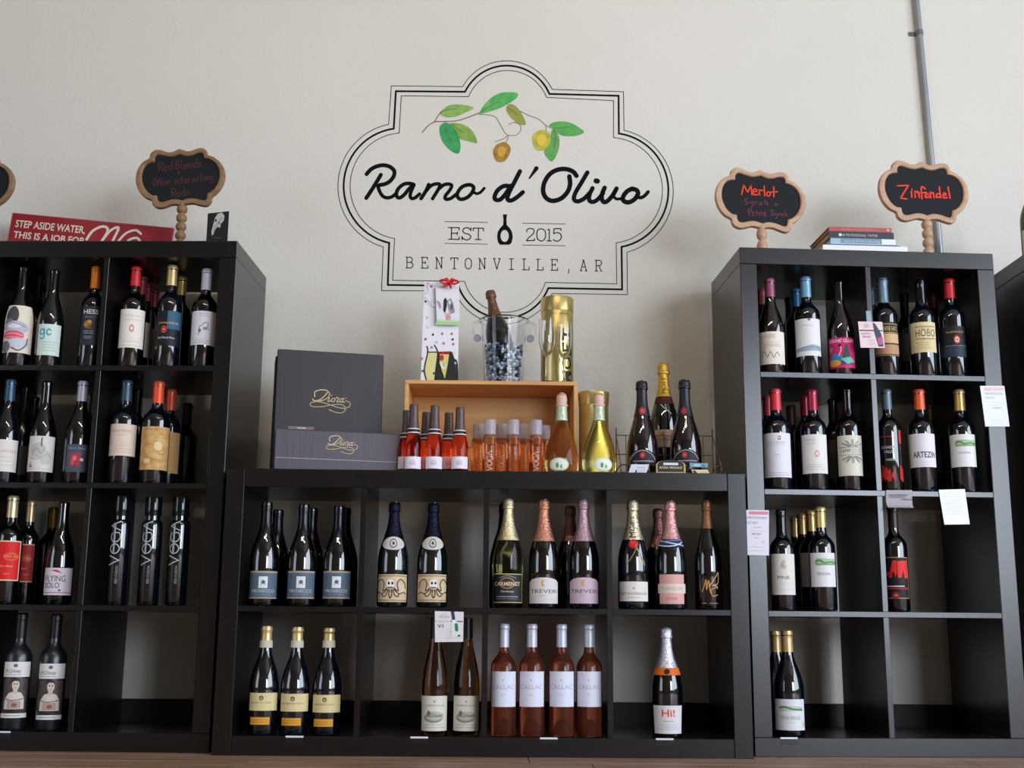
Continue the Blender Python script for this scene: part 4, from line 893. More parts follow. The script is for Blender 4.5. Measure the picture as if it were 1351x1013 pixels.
# writing strokes, in the tracing units of the board (555,435 = centre)
MER = [[(335, 380), (358, 262)], [(358, 262), (405, 350)], [(405, 350), (445, 262)], [(445, 262), (455, 378)], [(470, 340), (510, 330), (505, 305), (475, 312), (468, 350), (490, 378), (525, 365)], [(540, 310), (545, 375)], [(545, 330), (560, 312), (582, 318)], [(600, 262), (604, 380)], [(650, 325), (628, 345), (635, 378), (665, 372), (668, 338), (650, 325)], [(712, 262), (714, 385)], [(680, 330), (755, 322)]]
SYR = [[(405, 425), (372, 438), (385, 462), (410, 475), (395, 498), (370, 490)], [(435, 455), (445, 480), (462, 478)], [(468, 455), (460, 510), (445, 540)], [(490, 460), (492, 495)], [(492, 470), (520, 455)], [(560, 460), (540, 475), (550, 495), (572, 480), (570, 458), (575, 495)], [(610, 425), (612, 495)], [(612, 470), (635, 460), (640, 495)], [(735, 455), (738, 500)], [(715, 480), (762, 475)]]
PET = [[(408, 560), (425, 640)], [(400, 575), (425, 550), (450, 570), (425, 600)], [(455, 610), (480, 600), (470, 585), (455, 610), (475, 635), (490, 625)], [(510, 570), (512, 625)], [(498, 595), (528, 590)], [(540, 595), (542, 625)], [(565, 565), (566, 622)], [(552, 590), (580, 586)], [(590, 605), (615, 600), (605, 582), (590, 605), (605, 628), (625, 618)],
  [(710, 550), (680, 555), (685, 575), (710, 590), (700, 612), (675, 605)], [(730, 585), (735, 605), (750, 603)], [(755, 583), (748, 640), (730, 645)], [(770, 585), (772, 612)], [(772, 592), (790, 582)], [(815, 585), (798, 598), (805, 612), (820, 600), (822, 612)], [(840, 555), (842, 610)], [(842, 592), (860, 585), (862, 610)]]
sc = lambda pts, k, dx, dy: [[((x-530)*k+C0[0]+dx, (y-380)*k*.99+C0[1]+dy) for x, y in s] for s in pts]
ZIN = sc([[(262, 318), (378, 310)], [(378, 310), (285, 450)], [(285, 450), (350, 460)], [(402, 375), (404, 440)], [(410, 352), (412, 356)], [(438, 375), (440, 440)], [(440, 395), (470, 375), (482, 440)], [(550, 345), (520, 322), (508, 350), (508, 455)], [(488, 392), (560, 385)], [(565, 400), (545, 415), (550, 440), (575, 430), (578, 400), (585, 440)], [(600, 380), (602, 440)], [(602, 400), (630, 385), (635, 440)], [(690, 395), (665, 405), (662, 435), (695, 430)], [(700, 320), (706, 440)], [(730, 415), (765, 405), (750, 385), (730, 415), (740, 440), (775, 435)], [(792, 320), (805, 440)]], 8.808/7.79, 0, 0)
def hand(words, u0, v0, k, slope):
    """loose capitals-and-lowercase strokes for faint handwriting"""
    g = {
     'R': [[(0, 0), (0, 1)], [(0, 0), (.5, .1), (.45, .45), (0, .5)], [(.1, .5), (.55, 1)]], 'e': [[(.05, .72), (.45, .68), (.25, .48), (.03, .72), (.2, 1), (.5, .92)]],
     'd': [[(.45, .5), (.1, .6), (.1, .95), (.45, .9)], [(.48, 0), (.5, 1)]], 'B': [[(0, 0), (0, 1)], [(0, 0), (.45, .15), (.05, .48)], [(.05, .48), (.55, .7), (0, 1)]], 'l': [[(.1, 0), (.15, 1)]],
     'n': [[(0, .5), (.02, 1)], [(.02, .65), (.3, .5), (.4, 1)]], 's': [[(.4, .5), (.1, .6), (.4, .8), (.05, 1)]], 'O': [[(.35, 0), (0, .4), (.2, 1), (.6, .7), (.6, .2), (.35, 0)]],
     't': [[(.2, .1), (.22, 1)], [(0, .45), (.45, .42)]], 'h': [[(0, 0), (.02, 1)], [(.02, .6), (.3, .5), (.4, 1)]], 'r': [[(0, .5), (.02, 1)], [(.02, .65), (.35, .5)]],
     'i': [[(.1, .5), (.12, 1)]], 'g': [[(.4, .5), (.05, .6), (.15, .9), (.4, .8)], [(.42, .5), (.4, 1.3), (.05, 1.35)]], '+': [[(.25, .2), (.25, .9)], [(0, .55), (.5, .55)]], 'o': [[(.25, .5), (.02, .75), (.25, 1), (.45, .75), (.25, .5)]], ' ': []}
    out = []; x = 0
    for ch in words:
        for st in g[ch]: out.append([(u0+(x+p[0])*k, v0+p[1]*k*1.25+slope*(x+p[0])*k) for p in st])
        x += .62 if ch not in 'li ' else .38
    return out
RB = hand('Red Blends', 300, 215, 92, -.03)+hand('+', 520, 325, 62, 0)+hand('Other interesting', 225, 420, 74, -.03)+hand('Reds', 450, 560, 88, -.03)
sign('L', 238.2, 235.3, .13, .085, 118, 236, [('582a30', 8, RB)], 'chalkboard sign with faint dark red writing, on the left unit', DARKWOOD)
sign('L', -39, 243, .13, .02, 118, -39, [], 'chalkboard sign mostly cut off by the left edge of the photo', DARKWOOD)
sign('R', 1003, 264.4, .10, -.030, 121, 1005, [('e8401e', 15, MER), ('6e3048', 9, SYR+PET)], 'chalkboard sign reading Merlot in orange above fainter lines', SIGNWOOD)
sign('R', 1218, 253.8, .10, .010, 121, 1223, [('ee3f28', 17, ZIN)], 'chalkboard sign reading Zinfandel, in front of the pipe', SIGNWOOD)

# ---------------------------------------------------------------- flat cards, tags and papers
def quadmap(q, n):
    """bilinear map of (s,t) in +-hw, 0..h onto four world corners TL,TR,BR,BL"""
    TL, TR, BR, BL = q; hw = ((TR-TL).length+(BR-BL).length)/4; h = ((TL-BL).length+(TR-BR).length)/2
    def f(s, t, off):
        a = s/hw/2+.5; b = t/h
        return (BL*(1-a)+BR*a)*(1-b)+(TL*(1-a)+TR*a)*b+n*off
    return f, hw, h
def card(name, u, quad, D, color, prints, desc, cat, group=None, thick=.0006, rough=.5, n_off=.0003, tilt=None, mt=None):
    U = UN[u]; q = [U.pt(x, y, D) for x, y in quad]
    if tilt: q = [p+U.d*t for p, t in zip(q, tilt)]
    o = q[3].copy(); nn = -(q[1]-q[0]).cross(q[3]-q[0]).normalized()
    if nn.dot(CAM-o) < 0: nn = -nn
    q = [p-o for p in q]; f, hw, h = quadmap(q, nn)
    bm = bmesh.new()
    fr = [bm.verts.new(p) for p in q]; bk = [bm.verts.new(p-nn*thick) for p in q]
    bm.faces.new(fr); bm.faces.new(bk[::-1])
    for i in range(4): bm.faces.new((fr[i], bk[i], bk[(i+1) % 4], fr[(i+1) % 4]))
    bmesh.ops.recalc_face_normals(bm, faces=bm.faces)
    root = link(name, bm_mesh(bm, name), mt or mat(color, rough, spec=.4), None, o)
    if desc: tag(root, desc, cat, group)
    if prints: flat_obj('print', prints, lambda s, t, l: f(s, t, l+n_off), hw, h, root)
    return root
REC = [('r', -.55, .95, .90, .97, 'd98c98'), ('t', 'WINE ENTHUSIAST', -.75, .85, .80, .86, 'b0aab4'), ('t', 'BEST BUY', -.85, .15, .69, .75, 'b0aab4'), ('t', '91 POINTS', -.2, .4, .60, .63, 'bcb6c0'), ('r', -.6, .7, .535, .54, 'c8c2cc'), ('t', 'PINOT NOIR', -.35, .35, .45, .49, '8f8a94'), ('t', 'Oregon', -.2, .25, .375, .40, 'bcb6c0'), ('t', '14.99', .45, .65, .28, .32, 'a8a2ac')]+lines(.10, .18, 2, 'cfcad3', .7, .004)
card('review_card', 'R', [(980.5, 672.5), (1014.5, 673), (1014.5, 732.7), (982, 732)], -.0015, 'e3e0ea', REC, 'white review card with pink header over the seam of the low and right units', 'card', 'printed cards hung on the shelves')
card('review_card', 'R', [(1293, 509), (1325, 509), (1332, 562.5), (1300, 562.5)], -.0015, 'e6e9f0', [('r', -.7, .9, .88, .96, 'e3c3cc'), ('t', 'WINE SPECTATOR', -.7, .75, .78, .84, 'b8c0c8'), ('t', 'GOLD', -.7, .05, .68, .74, 'b8c0c8'), ('t', 'Zinfandel', -.2, .5, .44, .48, 'a3b5ac')]+lines(.52, .60, 2, 'd3d6dc', .5, .004)+lines(.08, .16, 2, 'd3d6dc', .5, .004), 'white printed card slanting on the right side board of the right unit', 'card', 'printed cards hung on the shelves')
card('review_card', 'R', [(1238.5, 646), (1273, 645), (1279.5, 691.5), (1246, 692)], -.0025, 'eff1f5', [('r', -.7, .6, v, v+.006, 'c9ccd3') for v in (.9, .84, .78, .70, .64, .58, .5, .44, .38, .3)], 'blank-looking white card hanging from the second shelf of the right unit', 'card', 'printed cards hung on the shelves')
def botcard(c1): return [('r', -.95, .95, .66, .69, '23263a'), ('e', -.35, .85, .25, .09, 'd9d3d3'), ('t', 'Ask us about', -.7, .05, .80, .86, 'a8a2a6'), ('r', -.9, .08, .655, .695, 'e6e2e4'), ('t', 'WINE CLUB', -.75, -.05, .66, .69, '5a5a70'), ('p', [(.12, 1), (.34, 1), (.42, .74), (.22, .72)], '2c3c5c'), ('p', [(.22, .72), (.42, .74), (.70, .60), (.92, .35), (.80, .12), (.20, .2), (.12, .5)], 'dfe5e2'), ('p', [(.38, .60), (.58, .62), (.66, .42), (.60, .34), (.42, .36)], c1), ('e', .30, .66, .12, .05, 'f0f0f0'), ('e', .7, .2, .1, .03, '3a3a48')]+lines(.12, .34, 4, 'c9c3c8', .25, .006)
card('wine_card', 'M', [(573.7, 806), (611.8, 807), (611, 846.5), (573.8, 847)], -.0025, 'e2dde0', botcard('1f8260')+[('t', 'V1', -.8, -.4, .46, .58, '5a6a5c')], 'white card with a green-labelled bottle picture over the two slim amber bottles', 'card', 'small picture cards clipped to the shelves')
card('wine_card', 'R', [(1132, 424), (1164, 424.5), (1167.5, 459), (1135.5, 458.5)], -.0040, 'e2ccd0', [('r', -.95, .95, .64, .68, '2a2630'), ('e', -.35, .84, .25, .09, 'c9b4ba'), ('p', [(.2, .98), (.42, .9), (.8, .55), (.9, .05), (.5, .05), (.25, .6)], '3c4656'), ('p', [(.45, .38), (.88, .42), (.92, .12), (.52, .12)], 'd8407c'), ('p', [(.6, .3), (.85, .3), (.85, .16), (.65, .16)], '4c8ca0'), ('t', 'PETITE', -.8, -.1, .5, .57, 'b07a88'), ('t', 'SIRAH', -.75, -.1, .38, .46, 'b07a88')]+lines(.12, .3, 4, 'cdb4ba', .3, .006), 'pinkish picture card clipped to the divider between mauve and gold bottles', 'card', 'small picture cards clipped to the shelves')
card('card_clip', 'R', [(1142.5, 410), (1149, 410), (1150, 424), (1143.5, 424)], -.0018, 'a9bccb', [], 'small clear plastic clip on the divider above the pinkish card', 'clip', mt=mat('8fa3b3', .15, spec=.6))
# curled card under the second shelf of the right unit
U = UR; P0 = U.pt(1169, 646.5, -.003); P1 = U.pt(1203.5, 646.5, -.003); wv = P1-P0
root = tag(empty('curled_card', P0), 'white card curling under the shelf above the red block-art bottle', 'card', 'printed cards hung on the shelves')
bm = bmesh.new(); prv = None
crv = [(0, 0), (0, -.012), (-.001, -.024), (-.004, -.036), (-.012, -.047), (-.024, -.054), (-.036, -.054)]
for k, (dy, dz) in enumerate(crv):
    sh = -.006*k/6
    row = [bm.verts.new(wv*t+U.a*(sh)+U.d*(dy*(1-.3*t))+ZV*dz) for t in (0, .25, .5, .75, 1)]
    if prv:
        for j in range(4): bm.faces.new((prv[j], row[j], row[j+1], prv[j+1]))
    prv = row
bmesh.ops.solidify(bm, geom=bm.faces[:], thickness=.0005)
link('paper', bm_mesh(bm, 'paper', True, 60), mat('dcd6dc', .5), root)
bm = bmesh.new()
for z0, z1, x0, x1 in ((-.016, -.013, .1, .8), (-.022, -.020, .1, .7), (-.029, -.026, .55, .95)):
    bm.faces.new([bm.verts.new(wv*x+U.d*(-.004)+ZV*z) for x, z in ((x0, z0), (x1, z0), (x1, z1), (x0, z1))])
link('print', bm_mesh(bm, 'print'), mat('6a6474', .6), root)
# white clip strips along the bottom boards
for u, xs_, y, wh in (('L', 3, 959.5, 'below the portrait label bottles'), ('M', 388.5, 972.5, 'below the cream and orange label bottles'), ('M', 553, 976, 'left of the slim amber bottles'),
   ('M', 724, 978, 'below the pink rosé bottles'), ('M', 877, 976.5, 'below the orange-banded sparkling bottle'), ('R', 1041, 976, 'below the green vineyard label bottle')):
    U = UN[u]; P = U.pt(xs_, y, -.0012); X = (P-U.o).dot(U.a)
    r = empty('label_holder', U.w(X, 0, .0445), U.yaw)
    tag(r, 'thin white label holder strip on the shelf edge '+wh, 'label holder', 'label holder strips on the bottom boards')
    box('lip', -.0245, .0245, -.0022, -.0001, 0.004, .0090, mat('dfe3ea', .25), r, .0004)
    box('flange', -.0240, .0240, -.0012, -.0001, -.010, .004, mat('1d1c1e', .3), r, .0003)

# ---------------------------------------------------------------- left unit, top
def panel(name, u, px_, py_, D, w, h, rot, color, prints, desc, cat, th=.006, anchor='tl', tiltb=0):
    """rectangular board whose top-left corner sits at image point (px,py); rot = roll"""
    U = UN[u]; TL = U.pt(px_, py_, D)
    e = U.a*math.cos(rot)-ZV*math.sin(rot); d = -ZV*math.cos(rot)-U.a*math.sin(rot)
    return TL, e, d
U = UL; TL = U.pt(16.4, 280.4, .30); rot = .098
e = U.a*math.cos(rot)-ZV*math.sin(rot); d = -ZV*math.cos(rot)-U.a*math.sin(rot)
wS = .545; TRc = TL+e*wS; hS = (TRc.z-1.4906)/math.cos(rot)
q = [TL, TRc, TRc+d*hS, TL+d*hS]; o = q[3].copy(); q = [p-o for p in q]
bm = bmesh.new(); fr = [bm.verts.new(p) for p in q]; bk = [bm.verts.new(p+U.d*.012) for p in q]
bm.faces.new(fr); bm.faces.new(bk[::-1])
for i in range(4): bm.faces.new((fr[i], bk[i], bk[(i+1) % 4], fr[(i+1) % 4]))
bmesh.ops.recalc_face_normals(bm, faces=bm.faces)
rs = tag(link('red_sign', bm_mesh(bm, 'red_sign'), mat('9c2730', .5), None, o), 'tilted red sign reading STEP ASIDE WATER in cream letters', 'sign')
f, hw, h = quadmap(q, -U.d)
px = lambda s: s/hw
def uv(xm, ym): return (xm/hw-1, 1-ym/h)
SP = .545/210.0   # metres per photo pixel on this panel
def RT(s, x0, x1, y0, y1): a = uv(x0*SP, y1*SP); b = uv(x1*SP, y0*SP); return ('t', s, a[0], b[0], a[1], b[1], 'e8dccb', 'b')
pr = [RT('STEP ASIDE WATER,', 7, 98, 9, 20.5), RT('THIS IS A JOB FOR', 7, 100, 24, 36), ('r', -.997, .997, .985, .993, 'c98a80'), ('r', -.997, -.99, 0, .99, 'c98a80')]
def ST(pts, w): return ('l', [uv(x*SP, y*SP) for x, y in pts], w*SP/h, 'e8dccb', 1)
pr += [ST([(102, 26), (108, 14), (120, 7), (127, 12), (120, 30), (113, 42)], 3.4), ST([(120, 30), (130, 12), (140, 7), (136, 24), (132, 42)], 3.4), ST([(140, 30), (150, 14), (162, 8), (170, 12)], 3.0), ST([(150, 34), (156, 22), (166, 18), (172, 24)], 3.0)]
flat_obj('print', pr, lambda s, t, l: f(s, t, l+.0005), hw, h, rs)
card('black_card', 'L', [(274.2, 281.5), (302, 278.5), (299.7, 318), (272, 318)], .10, '151517', [
   ('p', [(-.05, .95), (.35, .98), (.62, .85), (.55, .68), (.30, .60), (.25, .45), (.0, .50), (-.2, .40), (-.35, .22), (-.5, .2), (-.55, .35), (-.4, .6), (-.3, .8)], 'b3b0ae'), ('e', -.2, .72, .1, .05, '242426'), ('e', .15, .62, .1, .04, '6a6868'), ('l', [(-.35, .3), (-.2, .5), (.1, .66), (.4, .8)], .02, '6a6868', 1), ('r', -.3, .4, .1, .12, '56504a')],
   'small black card with a pale horse skull drawing, on the left unit', 'card', thick=.004)['category'] = 'card'

# ---------------------------------------------------------------- books on the right unit
zt = 1.4904; U = UR
BK = [('fff', 1086, 1198, 330, 320, 'e6e4e2', 'white book at the bottom of the stack', .03, '', 'f2efe8'),
      ('b', 1095.5, 1187.5, 320, 317.3, '2f6ea8', 'thin blue book second from the bottom of the stack', .045, '', 'cfd3d6'),
      ('c', 1096, 1183, 317.3, 308.5, '6f8aa0', 'grey-blue book with white end in the middle of the stack', .045, 'VARIETIES OF THE WINE LANDS', 'cfc9b8'),
      ('d', 1094, 1179.5, 308.5, 298.7, '1f2a33', 'black book second from the top of the stack', .048, 'THE PROFESSIONAL TASTER', 'b08a58'),
      ('e', 1094, 1176.5, 298.7, 292.8, 'a8484c', 'slim rusty red book on top of the stack', .048, 'The Essential Cellar Handbook', 'a07c58')]
zc = zt
for k, (kk, x0, x1, yb, yt, c, ds, D, tx, pg) in enumerate(BK):
    X0 = solve(U.w(0, D, zc), U.a, 0, x0); X1 = solve(U.w(0, D, zc), U.a, 0, x1)
    th = solve(U.w((X0+X1)/2, D, zc), ZV, 1, (yt+.5))-0
    hts = {0: .024, 1: .0075, 2: .020, 3: .022, 4: .0145}
    th = hts[k]
    dp = (.19, .19, .20, .21, .20)[k]
    r = empty('book', U.w(X0, D, zc+.0003), U.yaw+(-.02, .01, 0, -.015, .01)[k]*0); tag(r, ds, 'book', 'books stacked on the right unit')
    wB = X1-X0; cm = mat(c, .45)
    cv = .002 if th > .01 else .0012
    bm = bmesh.new()
    box_bm(bm, 0, wB, 0, dp, 0, cv, 0); box_bm(bm, 0, wB, 0, dp, th-cv, th, 0); box_bm(bm, 0, wB, 0, cv, cv, th-cv, 0)
    link('cover', bm_mesh(bm, 'cover'), cm, r)
    box('pages', .003, wB-.003, cv, dp-.003, cv, th-cv, mat(pg, .8), r, 0)
    def mpb(s, t, l, wB=wB, th=th): return Vector((wB/2+s, -.0004-l, t))
    pp = []
    if tx: pp.append(('t', tx, -.68 if k == 3 else -.6, .5, .3, .66, {2: 'c9cdd0', 3: 'b9bcbc', 4: 'd99a7c'}[k]))
    if k == 2: pp += [('r', .55, .98, .08, .95, 'e3e3e3'), ('r', -1, -.7, .1, .9, '9db4c8'), ('r', -1, .55, .02, .14, 'b9cbdc')]
    if k == 3: pp += [('r', -.7, -.62, .3, .7, 'd9d9d6')]
    if k == 4: pp += [('e', .88, .5, .05, .3, 'e0a08c')]
    if pp: flat_obj('print', pp, mpb, wB/2, th, r)
    zc += th+.0004
# ---------------------------------------------------------------- on top of the low unit
ZM = .7904
CY = .13; CX0, CX1, CH = .493, 1.016, .291
cr = tag(empty('wooden_crate', (CX0, CY, ZM)), 'open pine wine crate lying on its side on the low unit', 'crate')
cw = CX1-CX0; dpt = .215
box('top_board', 0, cw, 0, dpt, CH-.012, CH, PINE, cr)
box('bottom_board', 0, cw, 0, dpt, 0, .012, PINE, cr)
box('side_board', 0, .012, 0, dpt, .0122, CH-.0122, PINE, cr)
box('side_board', cw-.012, cw, 0, dpt, .0122, CH-.0122, PINE, cr)
box('back_plank', .0122, cw-.0122, dpt-.009, dpt, .0122, .115, PINE, cr)
box('back_plank', .0122, cw-.0122, dpt-.009, dpt, .1165, CH-.0122, PINE, cr)
ZC = ZM+CH+.0003
# gift boxes
def script(k, ox, oz):
    """flowing gilt script with a looped flourish; strokes in units of k"""
    st = [([(0, .62), (.0, .86), (.3, .98), (.62, .93), (.5, .72), (.25, .48), (-.02, .42), (-.1, .5)], .05), ([(.62, .93), (.72, .8), (.62, .6), (.4, .46), (.2, .42)], .04),
          ([(.72, .62), (.64, .44), (.72, .42), (.8, .5)], .04), ([(.80, .72), (.81, .735)], .05), ([(.95, .6), (.84, .55), (.82, .44), (.92, .42), (.99, .52), (.95, .6)], .04), ([(1.04, .6), (1.06, .64), (1.16, .60), (1.08, .42), (1.16, .42)], .04),
          ([(1.38, .6), (1.25, .56), (1.22, .44), (1.30, .42), (1.40, .56)], .04), ([(1.42, .62), (1.36, .44), (1.46, .42)], .04), ([(1.52, .62), (1.53, .63)], .04),
          ([(1.5, .5), (1.72, .4), (1.7, .22), (1.55, .15)], .03),
          ([(1.5, .1), (1.1, .15), (.6, .3), (.2, .38), (-.15, .32), (-.2, .18), (0, .12), (.4, .15), (.8, .25), (1.2, .3), (1.45, .22), (1.5, .02), (1.3, -.12), (.95, -.08), (.7, .02)], .03)]
    pol = []
    for pts, w in st: pol += ribbon([((x-.75)*k+ox, (z-.45)*k+oz) for x, z in catmull(pts, 6)], w*k)
    return pol
def gilt(parent, polys, y, name='gilt_lettering'):
    bm = bmesh.new()
    for po in polys:
        try: bm.faces.new([bm.verts.new((p[0], y, p[1])) for p in po])
        except ValueError: pass
    return link(name, bm_mesh(bm, name), mat('bda77c', .4, metal=.4), parent)
yaw = math.radians(13)
BX = mat('2d2a2e', .45, var=1, vscale=(200, 200, 6), col2='343136'); BX2 = mat('4a4550', .42, var=1, vscale=(200, 200, 6), col2='534e59')
Pf = UM.pt(361.5, 612, .012)
g1 = empty('presentation_box', (Pf.x, .012, ZM), yaw); tag(g1, 'long low charcoal gift box with gilt script, lying in front of the upright one', 'box', 'charcoal gift boxes on the low unit')
box('body', 0, .376, 0, .085, 0, .118, BX2, g1, .002)
box('tear_line', .003, .373, -.0004, .0002, .0335, .0350, mat('b5a59a', .5), g1, 0)
gilt(g1, script(.047, .192, .080), -.0008)
box('side_strip', .372, .3766, -.0008, .002, .001, .117, mat('c9b8a8', .5), g1, 0)
tg = box('price_tag', .035, .110, .002, .010, .1185, .128, mat('6f665e', .5), None, .0008); tg.location = g1.location; tg.rotation_euler = (0, 0, yaw)
tag(tg, 'small grey-brown strip with white figures lying on the low gift box', 'tag')
def fl_(s, t, l): return Vector((.0725+s, .0016-l, .1185+t))
flat_obj('print', [('t', '129.99', -.3, .35, .2, .75, 'd9d5d0', 'b')], fl_, .0375, .0095, tg)
Pb = UM.pt(363, 545, .13)
g2 = empty('presentation_box', (Pb.x, .125, ZM), yaw*.95); tag(g2, 'tall square black gift box standing upright against the wall side, with gilt script', 'box', 'charcoal gift boxes on the low unit')
hb = solve(Vector((Pb.x, .125, ZM)), ZV, 1, 460)
box('lid', 0, .322, 0, .03, 0, hb, BX, g2, .002)
box('base', -.004, .326, .0305, .10, 0, hb*.96, mat('232024', .5), g2, .002)
gilt(g2, script(.062, .163, hb*.60), -.0006)
# bottles in front of and inside the crate
def minicollar(root, P, h, rf, zat):
    zt_ = h*.565
    for a, b, c in ((0, .003, 'e6e2ea'), (.0032, .0115, '1c1a22'), (.0117, .0145, 'e6e2ea')):
        z0, z1 = zt_+a, zt_+b
        link('neck_band', lathe_me('neck_band', [(rf(z0)+.0005, z0), (rf(z0)+.002, z0), (rf(z1)+.002, z1), (rf(z1)+.0005, z1)], 20), mat(c, .4), root)
for i, (x, y, D) in enumerate(((546.4, 534, .045), (574, 536, .045), (607.2, 538, .045), (537.5, 542.5, .100), (562.6, 544.5, .098), (592.5, 545.5, .098))):
    B('miniature_bottle', 'M', -1, x, y, D, 'mini', .0262, 'minirose', mat('5c4c4c', .4, metal=.3, bump=.2, bscale=300), y+36, [(602, 618, 64, 'e8e2ee', [('e', 0, .55, .3, .2, 'd8ccda'), ('t', 'Rosa', -.3, .3, .3, .5, 'b3a6b8', 'i')]), (618.5, 621.5, 66, '1c1a26', []), (622, 625.5, 64, 'd9d5e0', [])],
      desc=['small red rosé split bottle with brown foil, front row left', 'small red rosé split bottle with brown foil, front row middle', 'small red rosé split bottle with brown foil, front row right', 'small red rosé split bottle, back row left, mostly hidden', 'small red rosé split bottle, back row, between the left and middle ones', 'small red rosé split bottle, back row, between the middle and right ones'][i], group='small rosé split bottles beside the gift boxes', Z=ZM, extra=minicollar, seg=24)
CLR = mat('d8dae6', .12, trans=.55, ior=1.25)
for i, (x, y, D) in enumerate(((646.6, 554.3, .055), (677.3, 554.3, .055), (707.5, 555, .055), (631.5, 560, .115), (662.2, 560.3, .115), (690, 561, .115), (718.6, 562.2, .115))):
    B('miniature_bottle', 'M', -1, x, y, D, 'minivoga', .0205, 'vogarose', CLR, y+24.5 if D < .1 else y+22, [(y+40, 625, 58, '000', thinvoga(-.4, .35, .12, 1, '7a4426' if i % 2 else 'e8d8c8', .022), {'shape': 'none'})],
      desc=['small amber-pink cylinder bottle, front row left', 'small amber-pink cylinder bottle, front row middle', 'small amber-pink cylinder bottle, front row right', 'small amber-pink cylinder bottle, back row, first from the left', 'small amber-pink cylinder bottle, back row, second from the left', 'small amber-pink cylinder bottle, back row, third from the left', 'small amber-pink cylinder bottle, back row, last by the tall flask bottle'][i], group='small clear-capped cylinder bottles in front of the crate', Z=ZM, seg=24)
def petal_extra(root, P, h, rf, zat):
    z0, z1 = h*.655, h*.835
    link('neck_foil', lathe_me('neck_foil', [(rf(z0)+.001, z0)]+[(rf(z0+(z1-z0)*k/5)+.0016, z0+(z1-z0)*k/5) for k in range(6)]+[(.012, z1+.001)], 20), mat('d5dcc8', .4, metal=.2, var=1.5, vscale=(150, 150, 150), col2='9db48c'), root)
for i, (x, y, gl) in enumerate(((741, 519.5, 'petal1'), (790, 519.5, 'petal2'))):
    B('flask_bottle', 'M', -1, x, y, .055, 'petal', .0500, gl, mat('d9b3a6', .5), 536, [(603.5, 621.5, 34, 'c9dcc4', [('e', 0, .5, .8, .4, 'e3ecdf'), ('e', -.15, .45, .15, .2, '6a9c5c'), ('e', .25, .35, .12, .15, '7fae6c')], {'shape': 'e', 'cu': -10 if i == 0 else 14})],
      desc=['wide teardrop bottle of amber wine with pink stopper, in front of the crate', 'wide teardrop bottle of yellow wine with pink stopper, right of the crate'][i], Z=ZM, extra=petal_extra)
# ---- gold gift tins
GOLD = mat('cdbd84', .3, metal=.8, var=1, vscale=(60, 60, 1), col2='b09a58')
def tin(px0, px1, ytop, D, Z, desc, flare=0, letters=True):
    xc = (px0+px1)/2; X = 0; h = .25
    P = Vector((0, D, Z))
    for k in range(3):
        X = solve(Vector((0, D, Z+h*.5)), Vector((1, 0, 0)), 0, xc); h = solve(Vector((X, D-.045, Z)), ZV, 1, ytop)
    a = solve(Vector((0, D, Z+h*.5)), Vector((1, 0, 0)), 0, px0); b = solve(Vector((0, D, Z+h*.5)), Vector((1, 0, 0)), 0, px1); R = (b-a)/2
    root = tag(empty('gift_tin', (X, D, Z+.0003)), desc, 'tin', 'tall gold champagne tins')
    link('body', lathe_me('body', [(0, .001), (R*.98, 0), (R, .003), (R, h*.84), (R*.996, h*.842)], 40), GOLD, root)
    link('lid', lathe_me('lid', [(R*.99, h*.842), (R*1.012, h*.844), (R*1.012+flare, h-.003), (R*.99+flare, h), (R*.93+flare, h), (R*.9, h-.006), (0, h-.006)], 40), GOLD, root)
    rf = lambda z: R
    if letters:
        bend_obj('print', [('t', 'BRUT IMPERIAL', -.4, .75, 1.22, 1.26, '8a7434')], R*1.0, h*.62, h*.03, rf, R, root, .0006)
        for k, ch in enumerate('MOET'): bend_obj('printed_letter', [('t', ch, .25, .95, .02+.25*k, .24+.25*k, '1e1c18', 'vb')], R, h*.62, h*.02, rf, R, root, .0006)
    return root
tin(713.5, 756.5, 390, .25, ZC, 'gold cylinder gift tin standing on the pine crate behind the glasses')
tin(764, 803, 515, .20, ZM, 'gold cylinder gift tin behind the yellow teardrop bottle, right of the crate', flare=.003, letters=False)
# ---- two champagne flutes on the crate
GLS = mat('ffffff', .0, trans=1, ior=1.45)
def flute(xp, D, ytop, wpx, desc):
    Z = ZC; h = .19; X = 0
    for k in range(3):
        X = solve(Vector((0, D, Z+h)), Vector((1, 0, 0)), 0, xp); h = solve(Vector((X, D, Z)), ZV, 1, ytop)
    R = wpx/2/F*(Vector((X, D, Z))-CAM).dot(CF)
    hb_ = h*.42
    o_ = [(0, .0035), (.004, .004), (.0042, .012), (.0036, hb_*.5), (.0042, hb_-.006), (.009, hb_), (R*.72, hb_+.016), (R*.95, hb_+.038), (R, hb_+.060), (R*.97, h*.9), (R*.90, h)]
    i_ = [(R*.90-.0010, h), (R*.97-.0012, h*.9), (R-.0014, hb_+.060), (R*.95-.0014, hb_+.038), (R*.70-.001, hb_+.018), (.005, hb_+.006), (0, hb_+.005)]
    root = tag(empty('champagne_flute', (X, D, Z+.0003)), desc, 'glass', 'champagne flutes on the crate')
    link('bowl', lathe_me('bowl', [(0, hb_-.004), (.0042, hb_-.004)]+o_[5:]+i_, 32), GLS, root)
    link('stem', lathe_me('stem', [(0, .0036), (.006, .0036), (.0042, .012), (.0036, hb_*.5), (.0041, hb_-.0045), (0, hb_-.0045)], 20), GLS, root)
    link('foot', lathe_me('foot', [(0, 0), (R*1.15, 0), (R*1.17, .0012), (R*.7, .0022), (.006, .0034), (0, .0034)], 32), GLS, root)
flute(721.5, .158, 420.5, 22.0, 'clear champagne flute at the left edge of the gold tin')
flute(744.5, .156, 426, 20.0, 'clear champagne flute directly in front of the gold tin')
